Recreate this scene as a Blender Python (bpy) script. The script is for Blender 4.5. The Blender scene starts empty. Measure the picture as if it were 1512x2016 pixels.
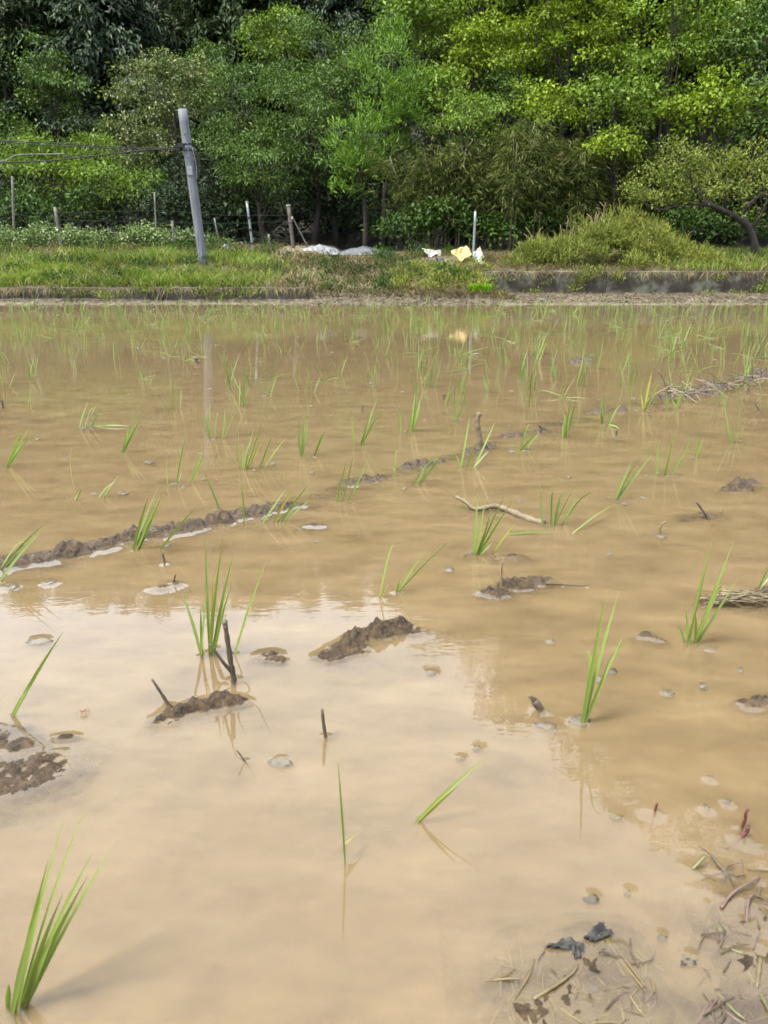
import bpy, math, random
import numpy as np

# ------------------------------------------------------------------ camera, sky, sun, exposure
SC = bpy.context.scene
COL = SC.collection
PITCH = math.radians(18.5); CAM_H = 0.80; FPX = 1515.0
cam_d = bpy.data.cameras.new('camera'); cam = bpy.data.objects.new('camera', cam_d); COL.objects.link(cam)
cam.location = (0, 0, CAM_H); cam.rotation_euler = (math.pi/2 - PITCH, 0, 0)
cam_d.sensor_fit = 'HORIZONTAL'; cam_d.sensor_width = 36; cam_d.lens = 36*FPX/1512
cam_d.clip_start = 0.02; cam_d.clip_end = 3000
cam_d.dof.use_dof = True; cam_d.dof.focus_distance = 2.4; cam_d.dof.aperture_fstop = 12
SC.camera = cam

SUN_EL, SUN_AZ = math.radians(60), math.radians(240)      # azimuth clockwise from +Y (north)
world = bpy.data.worlds.new('World'); SC.world = world; world.use_nodes = True
wt = world.node_tree; wt.nodes.clear()
def wn(t, **k):
    n = wt.nodes.new(t)
    for a, b in k.items(): setattr(n, a, b)
    return n
sky = wn('ShaderNodeTexSky', sky_type='NISHITA', sun_disc=False, sun_elevation=SUN_EL, sun_rotation=SUN_AZ,
         dust_density=4.0, air_density=1.0, ozone_density=1.0)
tc = wn('ShaderNodeTexCoord'); mp = wn('ShaderNodeMapping'); mp.inputs['Scale'].default_value = (1, 1, 2.2)
cn = wn('ShaderNodeTexNoise'); cn.inputs['Scale'].default_value = 2.2; cn.inputs['Detail'].default_value = 6
cr = wn('ShaderNodeValToRGB')
cr.color_ramp.elements[0].position = 0.30; cr.color_ramp.elements[0].color = (7.8, 8.5, 9.8, 1)
cr.color_ramp.elements[1].position = 0.72; cr.color_ramp.elements[1].color = (10.6, 11.1, 11.9, 1)
mx = wn('ShaderNodeMix', data_type='RGBA'); mx.inputs[0].default_value = 0.86
bg = wn('ShaderNodeBackground'); bg.inputs['Strength'].default_value = 0.14
wo = wn('ShaderNodeOutputWorld')
wt.links.new(tc.outputs['Generated'], mp.inputs['Vector']); wt.links.new(mp.outputs[0], cn.inputs['Vector'])
wt.links.new(cn.outputs[0], cr.inputs[0]); wt.links.new(sky.outputs[0], mx.inputs[6]); wt.links.new(cr.outputs[0], mx.inputs[7])
wt.links.new(mx.outputs[2], bg.inputs['Color']); wt.links.new(bg.outputs[0], wo.inputs['Surface'])

sun_d = bpy.data.lights.new('sun', 'SUN'); sun_d.energy = 4.8; sun_d.angle = math.radians(12); sun_d.color = (1, 0.95, 0.86)
sun = bpy.data.objects.new('sun', sun_d); COL.objects.link(sun)
sun.rotation_euler = (math.pi/2 - SUN_EL, 0, math.pi - SUN_AZ); sun.location = (0, 0, 40)
SC.view_settings.view_transform = 'Standard'; SC.view_settings.look = 'None'
SC.view_settings.gamma = 1; SC.view_settings.exposure = 2.1
SC.view_settings.use_curve_mapping = False
SC.cycles.max_bounces = 8; SC.cycles.transparent_max_bounces = 12; SC.cycles.use_denoising = True
SC.cycles.caustics_reflective = False; SC.cycles.caustics_refractive = False

# ------------------------------------------------------------------ helpers
CP, SP = math.cos(PITCH), math.sin(PITCH)
def ray(px, py):
    a = (px-756)/FPX; b = (py-1008)/FPX
    return np.array([a, CP - b*SP, -SP - b*CP])
def wat(px, py, z=0.0):
    d = ray(px, py); t = (z-CAM_H)/d[2]
    return np.array([0, 0, CAM_H]) + d*t
def at(px, py, Y):
    d = ray(px, py); return np.array([0, 0, CAM_H]) + d*(Y/d[1])
def psz(px, py, Y):                       # metres per photo pixel at that depth
    return Y/ray(px, py)[1]/FPX
def nrm(v): return v/np.maximum(np.linalg.norm(v, axis=-1, keepdims=True), 1e-9)

def _grad(ix, iy, seed):
    h = (ix.astype(np.int64)*374761393 + iy.astype(np.int64)*668265263 + seed*974711) & 0xffffffff
    h = ((h ^ (h >> 13))*1274126177) & 0xffffffff
    a = (h & 0xffff)/65536.0*2*math.pi
    return np.cos(a), np.sin(a)
def perlin(x, y, seed=0):
    x = np.asarray(x, float); y = np.asarray(y, float)
    x0 = np.floor(x); y0 = np.floor(y); fx = x-x0; fy = y-y0
    u = fx*fx*fx*(fx*(fx*6-15)+10); v = fy*fy*fy*(fy*(fy*6-15)+10)
    r = []
    for dx in (0, 1):
        for dy in (0, 1):
            gx, gy = _grad(x0+dx, y0+dy, seed); r.append(gx*(fx-dx)+gy*(fy-dy))
    return (r[0]*(1-u)+r[2]*u)*(1-v) + (r[1]*(1-u)+r[3]*u)*v
def fbm(x, y, seed=0, o=4):
    s = 0; a = 1.0
    for i in range(o):
        s = s + a*perlin(x*2**i, y*2**i, seed+i*17); a *= 0.5
    return s

def mesh_data(name, V, Fs, mat=None, smooth=False):
    """V (n,3); Fs: list of int arrays (m,k)"""
    me = bpy.data.meshes.new(name)
    V = np.asarray(V, np.float32)
    if not isinstance(Fs, (list, tuple)): Fs = [Fs]
    Fs = [np.asarray(f, np.int32) for f in Fs if len(f)]
    loops = np.concatenate([f.ravel() for f in Fs]); tot = np.concatenate([np.full(len(f), f.shape[1], np.int32) for f in Fs])
    st = np.concatenate([[0], np.cumsum(tot)[:-1]]).astype(np.int32)
    me.vertices.add(len(V)); me.vertices.foreach_set('co', V.ravel())
    me.loops.add(len(loops)); me.loops.foreach_set('vertex_index', loops)
    me.polygons.add(len(tot)); me.polygons.foreach_set('loop_start', st)
    me.polygons.foreach_set('loop_total', tot)
    me.polygons.foreach_set('use_smooth', np.full(len(tot), smooth, bool))
    if mat: me.materials.append(mat)
    me.update(calc_edges=True)
    return me
def link(name, data, parent=None, loc=None):
    o = bpy.data.objects.new(name, data); COL.objects.link(o)
    if parent is not None: o.parent = parent
    if loc is not None: o.location = loc
    return o
def obj(name, V, Fs, mat, parent=None, smooth=False, origin=None):
    V = np.asarray(V, float)
    if origin is None and parent is not None: origin = np.array(parent['_o'])
    if origin is not None: V = V - np.asarray(origin)
    o = link(name, mesh_data(name, V, Fs, mat, smooth), parent)
    if parent is None and origin is not None: o.location = origin
    o['_o'] = [float(c) for c in (origin if origin is not None else (0, 0, 0))]
    return o
def tag(o, label=None, cat=None, group=None, kind=None):
    if label: o['label'] = label
    if cat: o['category'] = cat
    if group: o['group'] = group
    if kind: o['kind'] = kind
    return o
def thing(name, loc, label, cat, group=None):
    o = link(name, None, None, [float(c) for c in loc]); o['_o'] = [float(c) for c in loc]; o.empty_display_size = .1
    return tag(o, label, cat, group)

class MB:                                 # collects pieces of one mesh
    def __init__(s): s.v = []; s.f = {}; s.n = 0
    def add(s, V, F):
        F = np.asarray(F); s.v.append(np.asarray(V, float)); s.f.setdefault(F.shape[1], []).append(F+s.n); s.n += len(V); return s
    def tube(s, P, R, k=6, cap=True):
        P = np.asarray(P, float); n = len(P); R = np.broadcast_to(np.asarray(R, float), (n,))
        T = np.gradient(P, axis=0); T = nrm(T)
        ref = np.array([0, 0, 1.0]) if abs(T[:, 2]).mean() < .8 else np.array([0, 1.0, 0])
        A = nrm(np.cross(T, ref)); B = np.cross(T, A)
        th = np.arange(k)*2*math.pi/k
        V = (P[:, None] + R[:, None, None]*(np.cos(th)[None, :, None]*A[:, None]+np.sin(th)[None, :, None]*B[:, None])).reshape(-1, 3)
        i = np.arange(n-1)[:, None]*k; j = np.arange(k)[None]; j2 = (j+1) % k
        F = np.stack([i+j, i+j2, i+k+j2, i+k+j], -1).reshape(-1, 4)
        s.add(V, F)
        if cap:
            o = s.n-len(V)
            s.f.setdefault(k, []).append(np.array([np.arange(k)[::-1]+o, np.arange(k)+o+(n-1)*k]))
        return s
    def box(s, a, b):
        a = np.minimum(a, b)*1.0; b = np.maximum(a, b)
        x = [[a[0], b[0]][i & 1] for i in range(8)]; y = [[a[1], b[1]][(i >> 1) & 1] for i in range(8)]; z = [[a[2], b[2]][i >> 2] for i in range(8)]
        return s.add(np.array([x, y, z]).T, [[0, 2, 3, 1], [4, 5, 7, 6], [0, 1, 5, 4], [2, 6, 7, 3], [0, 4, 6, 2], [1, 3, 7, 5]])
    def build(s, name, mat, parent=None, smooth=False, origin=None):
        return obj(name, np.concatenate(s.v), [np.concatenate(f) for f in s.f.values()], mat, parent, smooth, origin)

# ------------------------------------------------------------------ materials
class NT:
    def __init__(s, name):
        s.m = bpy.data.materials.new(name); s.m.use_nodes = True; s.t = s.m.node_tree; s.t.nodes.clear()
        s.out = s.t.nodes.new('ShaderNodeOutputMaterial')
    def n(s, t, ins=None, **k):
        nd = s.t.nodes.new(t)
        for a, b in k.items(): setattr(nd, a, b)
        for a, b in (ins or {}).items():
            if hasattr(b, 'is_output') or isinstance(b, bpy.types.NodeSocket): s.t.links.new(b, nd.inputs[a])
            else: nd.inputs[a].default_value = b
        return nd
    def noise(s, scale, detail=4, vec=None, rough=.55):
        i = {'Scale': scale, 'Detail': detail, 'Roughness': rough}
        if vec is not None: i['Vector'] = vec
        return s.n('ShaderNodeTexNoise', i).outputs[0]
    def ramp(s, fac, stops):
        r = s.n('ShaderNodeValToRGB', {0: fac}); e = r.color_ramp.elements
        while len(e) < len(stops): e.new(.5)
        for q, (p, c) in zip(e, stops):
            q.position = p; q.color = (*c, 1) if len(c) == 3 else c
        return r.outputs[0]
    def mix(s, f, a, b, blend='MIX'):
        return s.n('ShaderNodeMix', {0: f, 6: a, 7: b}, data_type='RGBA', blend_type=blend).outputs[2]
    def done(s, sh): s.t.links.new(sh, s.out.inputs['Surface']); return s.m

def leafmat(name, stops, transl=.35, rough=.5, spec=.07, gl=.68):
    t = NT(name)
    g = t.n('ShaderNodeNewGeometry'); oi = t.n('ShaderNodeObjectInfo')
    stops = [(p, tuple(v*gl for v in q)) for p, q in stops]
    c = t.ramp(g.outputs['Random Per Island'], stops)
    pos = t.n('ShaderNodeNewGeometry').outputs['Position']
    big = t.noise(.9, 3, pos)
    c = t.n('ShaderNodeHueSaturation', {'Hue': .5, 'Saturation': 1.02, 'Value': t.n('ShaderNodeMapRange', {0: big, 1: .3, 2: .7, 3: .72, 4: 1.25}).outputs[0], 'Color': c}).outputs[0]
    p = t.n('ShaderNodeBsdfPrincipled', {'Base Color': c, 'Roughness': rough, 'Specular IOR Level': spec})
    tr = t.n('ShaderNodeBsdfTranslucent', {'Color': t.mix(1.0, c, (1.25, 1.3, .55, 1), 'MULTIPLY')})
    return t.done(t.n('ShaderNodeMixShader', {0: transl, 1: p.outputs[0], 2: tr.outputs[0]}).outputs[0])
def plain(name, stops, scale=8, rough=.7, bump=.3, bscale=None, spec=.22, detail=6, metal=0, dist=.01, coat=0, gl=.64):
    stops = [(p, tuple(v*gl for v in q)) for p, q in stops]
    t = NT(name); pos = t.n('ShaderNodeNewGeometry').outputs['Position']
    c = t.ramp(t.noise(scale, detail, pos, .65), stops)
    i = {'Base Color': c, 'Roughness': rough, 'Specular IOR Level': spec, 'Metallic': metal, 'Coat Weight': coat}
    if bump:
        i['Normal'] = t.n('ShaderNodeBump', {'Strength': bump, 'Distance': dist, 'Height': t.noise(bscale or scale*3, 5, pos)}).outputs[0]
    return t.done(t.n('ShaderNodeBsdfPrincipled', i).outputs[0])

def S(*c): return c
L_YEL = leafmat('leaf_yellow_green', [(0, (.050, .088, .007)), (.5, (.092, .140, .011)), (.92, (.135, .185, .018)), (1, (.18, .22, .04))], .25)
L_MAPLE = leafmat('leaf_light_green', [(0, (.042, .078, .010)), (.5, (.074, .122, .016)), (.92, (.108, .160, .024)), (1, (.15, .19, .05))], .25)
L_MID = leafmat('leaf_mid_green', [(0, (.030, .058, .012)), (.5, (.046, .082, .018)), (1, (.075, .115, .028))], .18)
L_DARK = leafmat('leaf_dark_green_shaded', [(0, (.006, .013, .004)), (.5, (.012, .026, .008)), (1, (.026, .046, .013))], .12, gl=.6)  # dark evergreen, with the deep shade of the understory also put into the colour
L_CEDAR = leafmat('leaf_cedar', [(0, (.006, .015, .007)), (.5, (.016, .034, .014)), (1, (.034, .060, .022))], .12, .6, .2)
L_CEDAR2 = leafmat('leaf_cedar_mid', [(0, (.012, .026, .008)), (.5, (.030, .056, .016)), (1, (.058, .09, .024))], .15, .6, .2)
L_CYP = leafmat('leaf_bright_cypress', [(0, (.030, .070, .004)), (.5, (.058, .118, .006)), (1, (.095, .170, .012))], .25, .6, .2)
L_VINE = leafmat('leaf_vine_mixed', [(0, (.020, .034, .010)), (.5, (.055, .078, .024)), (.85, (.085, .110, .035)), (.9, (.20, .21, .11)), (1, (.33, .33, .22))], .3)
L_PALE = leafmat('leaf_pale_backs', [(0, (.02, .04, .012)), (.6, (.05, .08, .022)), (.75, (.12, .155, .07)), (1, (.22, .26, .15))], .25)
L_OLIVE = leafmat('leaf_olive', [(0, (.045, .062, .012)), (.5, (.090, .115, .022)), (1, (.16, .18, .045))], .3)
L_BAMB = leafmat('leaf_bamboo', [(0, (.014, .024, .006)), (.5, (.042, .058, .012)), (.85, (.085, .098, .024)), (1, (.16, .15, .06))], .3)
L_WEED = leafmat('leaf_weed_mound', [(0, (.05, .065, .014)), (.5, (.11, .13, .026)), (1, (.19, .19, .05))], .35)
L_UNDER = leafmat('leaf_undergrowth_shaded', [(0, (.012, .030, .005)), (.5, (.024, .052, .008)), (1, (.048, .086, .014))], .15, gl=.6)  # undergrowth green, lowered so that wood-edge shade is part of the leaf colour
G_GREEN = leafmat('grass_green', [(0, (.040, .070, .010)), (.5, (.080, .125, .018)), (.82, (.120, .165, .028)), (.85, (.16, .14, .06)), (1, (.22, .19, .09))], .3)
G_DRY = leafmat('grass_dry', [(0, (.035, .027, .014)), (.45, (.085, .064, .034)), (.78, (.15, .118, .066)), (.80, (.045, .058, .016)), (1, (.08, .095, .026))], .25)
G_STRAW = leafmat('straw_litter', [(0, (.035, .026, .016)), (.5, (.085, .068, .045)), (1, (.17, .14, .10))], .1)
RICE = leafmat('rice_blade', [(0, (.055, .084, .016)), (.5, (.088, .122, .025)), (1, (.145, .175, .042))], .4, .4, .4, gl=.86)
RICE_Y = leafmat('rice_blade_yellowed', [(0, (.14, .15, .03)), (1, (.24, .21, .07))], .35)
MAT_SHOOT = leafmat('seedling_shoots', [(0, (.09, .20, .008)), (1, (.17, .30, .02))], .45)
BARK = plain('bark', [(.3, (.007, .005, .0035)), (.7, (.030, .023, .017))], 12, .9, .6, 40)
BARK_PALE = plain('bark_pale', [(.3, (.05, .042, .030)), (.7, (.13, .11, .085))], 12, .85, .5, 40)
CULM = plain('bamboo_culm', [(.3, (.05, .046, .022)), (.7, (.12, .105, .055))], 6, .6, .2)
CONC = plain('wall_concrete', [(.30, (.012, .010, .008)), (.5, (.032, .028, .022)), (.72, (.085, .080, .068))], 2.2, .9, .5, 30, detail=9)
CONC_G = plain('wall_concrete_lichen', [(.36, (0.0117, 0.0094, 0.0059)), (.52, (0.0328, 0.0269, 0.0187)), (.60, (0.0702, 0.0725, 0.0527)), (.8, (0.1170, 0.1264, 0.0936))], 2.6, .9, .5, 30, detail=10)
def pole_mat():
    t = NT('pole_concrete'); pos = t.n('ShaderNodeNewGeometry').outputs['Position']
    st = t.noise(9, 5, t.n('ShaderNodeMapping', {'Vector': pos, 'Scale': (3, 3, .22)}).outputs[0], .6)
    c = t.ramp(st, [(.32, (.022, .024, .028)), (.5, (.046, .050, .057)), (.7, (.060, .064, .072))])
    b = t.n('ShaderNodeBump', {'Strength': .2, 'Distance': .01, 'Height': t.noise(60, 4, pos)}).outputs[0]
    return t.done(t.n('ShaderNodeBsdfPrincipled', {'Base Color': c, 'Roughness': .8, 'Normal': b, 'Specular IOR Level': .25}).outputs[0])
POLE = pole_mat()
GALV = plain('galvanised_steel', [(.3, (0.084, 0.101, 0.101)), (.7, (0.151, 0.168, 0.168))], 20, .45, .1, 50, metal=.35)
WOODP = plain('weathered_wood', [(.3, (0.032, 0.025, 0.020)), (.7, (0.084, 0.070, 0.056))], 14, .9, .5, 60)
GREYP = plain('weathered_post', [(.3, (0.050, 0.047, 0.039)), (.7, (0.116, 0.110, 0.094))], 14, .85, .4, 60)
BLACKC = plain('black_cable', [(.3, (0.008, 0.008, 0.009)), (.7, (0.018, 0.018, 0.019))], 20, .6, 0, spec=.1)
GREYC = plain('grey_cable', [(.3, (.06, .06, .06)), (.7, (.14, .14, .14))], 20, .5, 0)
SHEETW = plain('white_plastic_sheet', [(.35, (0.0692, 0.0728, 0.0768)), (.7, (0.1264, 0.1299, 0.1339))], 5, .4, .4, 9, coat=.2, dist=.03)
SHEETG = plain('clear_plastic_sheet', [(.35, (0.0216, 0.0240, 0.0259)), (.7, (0.0648, 0.0691, 0.0734))], 5, .35, .4, 9, dist=.03)
TARPY = plain('yellow_tarp', [(.35, (0.283, 0.189, 0.063)), (.7, (0.416, 0.315, 0.138))], 5, .55, .3, 12, dist=.02)
TARPW = plain('white_board', [(.3, (0.1904, 0.1776, 0.1432)), (.7, (0.3376, 0.3216, 0.2792))], 6, .6, .2, 12)
TARPB = plain('blue_sheet', [(.3, (0.1824, 0.2472, 0.2988)), (.7, (0.3240, 0.3888, 0.4284))], 6, .5, .3, 12, dist=.02)
TARPK = plain('black_sheet', [(.3, (.010, .012, .016)), (.7, (.03, .034, .042))], 6, .4, .3, 12, dist=.02)
STICK = plain('wet_stick', [(.3, (0.0173, 0.0125, 0.0077)), (.7, (0.0691, 0.0490, 0.0288))], 60, .6, .5, 200, dist=.002)
STICKP = plain('peeled_stick', [(.3, (0.0540, 0.0375, 0.0188)), (.7, (0.1132, 0.0892, 0.0510))], 60, .55, .3, 200, dist=.002)
STEMR = plain('red_stem', [(.3, (0.035, 0.007, 0.007)), (.7, (0.077, 0.021, 0.017))], 60, .5, .2, 200, dist=.002)
STEMK = plain('pink_stem', [(.3, (0.0581, 0.0258, 0.0226)), (.7, (0.0887, 0.0612, 0.0484))], 40, .45, .2, 200, dist=.002)
STRAWS = plain('straw_stalk', [(.3, (0.0543, 0.0376, 0.0145)), (.7, (0.1000, 0.0751, 0.0353))], 50, .45, .2, 200, dist=.002)
GREENS = plain('pale_green_stalk', [(.3, (0.0486, 0.0536, 0.0144)), (.7, (0.0842, 0.0810, 0.0355))], 40, .45, .2, 200, dist=.002)
SLATE = plain('rotten_leaf', [(.3, (.007, .007, .006)), (.7, (.030, .030, .027))], 60, .55, .6, 150, dist=.002, spec=.12)
FLECK = plain('floating_scrap', [(.3, (.020, .015, .009)), (.5, (.055, .046, .032)), (.7, (.12, .108, .082)), (.8, (.03, .02, .011))], 90, .5, .3, 300, dist=.001)
LEAFD = plain('drowned_leaf', [(.3, (0.035, 0.030, 0.010)), (.7, (0.075, 0.070, 0.025))], 50, .4, .3, 200, dist=.001)
BUG = plain('insect_brown', [(.3, (.10, .05, .02)), (.7, (.22, .12, .05))], 200, .5, 0)

def mud_mat():
    t = NT('wet_mud'); pos = t.n('ShaderNodeNewGeometry').outputs['Position']
    c = t.ramp(t.noise(42, 8, pos, .72), [(.32, (.005, .0029, .0011)), (.5, (.023, .0142, .0062)), (.70, (.052, .035, .018))])
    b1 = t.n('ShaderNodeBump', {'Strength': 1.0, 'Distance': .010, 'Height': t.noise(75, 7, pos, .72)}).outputs[0]
    r = t.n('ShaderNodeMapRange', {0: t.noise(45, 3, pos), 1: .35, 2: .65, 3: .10, 4: .42}).outputs[0]
    return t.done(t.n('ShaderNodeBsdfPrincipled', {'Base Color': c, 'Roughness': r, 'Normal': b1, 'Specular IOR Level': .14, 'Coat Weight': .07, 'Coat Roughness': .06, 'Coat Normal': b1}).outputs[0])
MUD = mud_mat()

def ground_mat():
    t = NT('ground'); pos = t.n('ShaderNodeNewGeometry').outputs['Position']
    sx = t.n('ShaderNodeSeparateXYZ', {0: pos}); Y = sx.outputs[1]; Z = sx.outputs[2]
    bed = t.ramp(t.noise(11, 7, pos, .65), [(.38, (.016, .014, .012)), (.52, (.070, .052, .032)), (.7, (.12, .088, .055))])
    shore = t.ramp(t.noise(9, 9, pos, .75), [(.3, (.022, .017, .011)), (.5, (.052, .041, .028)), (.7, (.090, .073, .052))])
    soil = t.ramp(t.noise(3, 8, pos, .7), [(.3, (.03, .024, .013)), (.5, (.060, .048, .026)), (.7, (.10, .08, .045))])
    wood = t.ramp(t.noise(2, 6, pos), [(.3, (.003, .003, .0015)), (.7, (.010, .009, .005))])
    c = t.mix(t.n('ShaderNodeMapRange', {0: Z, 1: -.02, 2: .015}).outputs[0], bed, shore)
    c = t.mix(t.n('ShaderNodeMapRange', {0: t.n('ShaderNodeMath', {0: Z, 1: t.noise(5, 4, pos)}, operation='MULTIPLY_ADD').outputs[0] if False else Z, 1: .10, 2: .22}).outputs[0], c, soil)
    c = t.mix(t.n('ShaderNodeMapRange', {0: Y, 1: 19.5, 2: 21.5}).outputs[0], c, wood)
    b = t.n('ShaderNodeBump', {'Strength': .8, 'Distance': .05, 'Height': t.noise(14, 8, pos, .7)}).outputs[0]
    return t.done(t.n('ShaderNodeBsdfPrincipled', {'Base Color': c, 'Roughness': .85, 'Normal': b, 'Specular IOR Level': .25}).outputs[0])

def water_mat():
    t = NT('muddy_water'); pos = t.n('ShaderNodeNewGeometry').outputs['Position']
    mp_ = t.n('ShaderNodeMapping', {'Vector': pos, 'Scale': (1, 2.2, 1)}).outputs[0]
    h1 = t.noise(9, 3, mp_); h2 = t.noise(38, 2, mp_)
    amt = t.noise(.55, 2, pos)                                            # breeze comes in patches
    h = t.n('ShaderNodeMath', {0: h2, 1: .25, 2: h1}, operation='MULTIPLY_ADD').outputs[0]
    bst = t.n('ShaderNodeMapRange', {0: amt, 1: .35, 2: .7, 3: .008, 4: .040}).outputs[0]
    bump = t.n('ShaderNodeBump', {'Strength': bst, 'Distance': .012, 'Height': h}).outputs[0]
    mp2 = t.n('ShaderNodeMapping', {'Vector': pos, 'Rotation': (0, 0, .5), 'Scale': (1, 2.0, 1)}).outputs[0]
    mud = t.ramp(t.noise(3.6, 8, mp2, .7), [(.30, (.071, .052, .028)), (.5, (.097, .071, .037)), (.70, (.120, .089, .049))])
    dif = t.n('ShaderNodeBsdfDiffuse', {'Color': mud}).outputs[0]
    cl = t.n('ShaderNodeMapRange', {0: t.noise(5.5, 6, mp2, .6), 1: .3, 2: .7, 3: .10, 4: .52}).outputs[0]
    body = t.n('ShaderNodeMixShader', {0: cl, 1: t.n('ShaderNodeBsdfTransparent').outputs[0], 2: dif}).outputs[0]
    fr = t.n('ShaderNodeFresnel', {'IOR': 1.33, 'Normal': bump}).outputs[0]
    gl = t.n('ShaderNodeBsdfGlossy', {'Roughness': .012, 'Normal': bump}).outputs[0]
    return t.done(t.n('ShaderNodeMixShader', {0: fr, 1: body, 2: gl}).outputs[0])
def silt_mat(op, sc):
    t = NT('suspended_silt'); pos = t.n('ShaderNodeNewGeometry').outputs['Position']
    mud = t.ramp(t.noise(4, 4, pos), [(.3, (.107, .076, .038)), (.7, (.134, .096, .050))])
    f = t.n('ShaderNodeMapRange', {0: t.noise(sc, 6, pos, .65), 1: .3, 2: .7, 3: op-.20, 4: op+.26}).outputs[0]
    return t.done(t.n('ShaderNodeMixShader', {0: f, 1: t.n('ShaderNodeBsdfTransparent').outputs[0], 2: t.n('ShaderNodeBsdfDiffuse', {'Color': mud}).outputs[0]}).outputs[0])
# ------------------------------------------------------------------ ground
def sm(x, a, b): t = np.clip((x-a)/(b-a), 0, 1); return t*t*(3-2*t)
XL, XR = -1.30, 1.92                      # inner ends of the two field walls
WL_Y, WR_Y = 14.0, 15.6
def ground_h(x, y):
    x, y = np.broadcast_arrays(np.asarray(x, float), np.asarray(y, float))
    bed = -.05 + .012*fbm(x*1.7, y*1.7, 3, 3) + np.where(np.abs(y-1.0) < 1.3, 1, 0)*np.clip(.030*fbm(x*3.1+4, y*3.1, 77, 4)+.006, -.01, .034)
    left = np.interp(y, [13.0, 13.5, 13.95, 14.05, 16, 18, 21, 24], [-.05, .012, .03, .20, .62, .93, 1.0, 1.05])
    mid = np.interp(y, [12.9, 13.35, 14.0, 15.0, 16.4, 17.4, 20, 24], [-.05, .015, .07, .30, .62, .76, .82, .95])
    right = np.interp(y, [13.0, 13.5, 15.6, 15.7, 18, 21, 24], [-.05, .02, .09, .43, .74, .95, 1.2])
    a = sm(x, XL-.12, XL+.15); b = sm(x, XR-.12, XR+.05)
    z = left*(1-a) + mid*a*(1-b) + right*b
    rough = np.where(y > 13.2, 1, .3)*(.02*fbm(x*2.1, y*2.1, 9, 4)) + np.where(z > .3, .05, 0)*fbm(x*.8, y*.8, 5, 3)
    z = np.where(y > 12.95, z + rough*np.where((y > 13.2), 1, 0), bed)
    k = sm(x, -4, 6)
    y0 = 25*(1-k) + 21.5*k; sl = .40*(1-k) + .46*k
    hill = np.clip(y-y0, 0, 33)*sl
    z = z + hill + np.where(hill > .3, .3, 0)*fbm(x*.3, y*.3, 8, 3)
    # the near bank behind the photographer
    z = np.where(y < -.6, np.minimum((-.6-y)*.8, .45) - .05, z)
    return z
def grid_mesh(xs, ys, zf):
    X, Y = np.meshgrid(xs, ys); Z = zf(X, Y)
    nx, ny = len(xs), len(ys)
    V = np.stack([X, Y, Z], -1).reshape(-1, 3)
    i = np.arange(ny-1)[:, None]*nx + np.arange(nx-1)[None]
    F = np.stack([i, i+1, i+nx+1, i+nx], -1).reshape(-1, 4)
    return V, F
def spread(*segs):
    out = []
    for a, b, s in segs: out.append(np.arange(a, b, s))
    return np.unique(np.round(np.concatenate(out + [[segs[-1][1]]]), 5))
gx = np.concatenate([[-900, -400, -200, -120, -80, -60], spread((-45, -14, 1.0), (-14, -1.1, .12), (-1.1, 1.1, .04), (1.1, 14, .12), (14, 45, 1.0)), [60, 80, 120, 200, 400, 900]])
gy = np.concatenate([[-900, -300, -100, -40, -15, -6, -3, -1.6, -1.2, -.9, -.6, -.3], spread((0, 2.2, .04), (2.2, 12.8, .4), (12.8, 18.4, .07), (18.4, 26, .25), (26, 62, 1.0)), [80, 120, 200, 400, 900]])
V, F = grid_mesh(gx, gy, ground_h)
ground = obj('ground', V, F, ground_mat(), smooth=True); tag(ground, 'muddy paddy bed rising to grassy banks and a wooded hillside', kind='structure')

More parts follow.
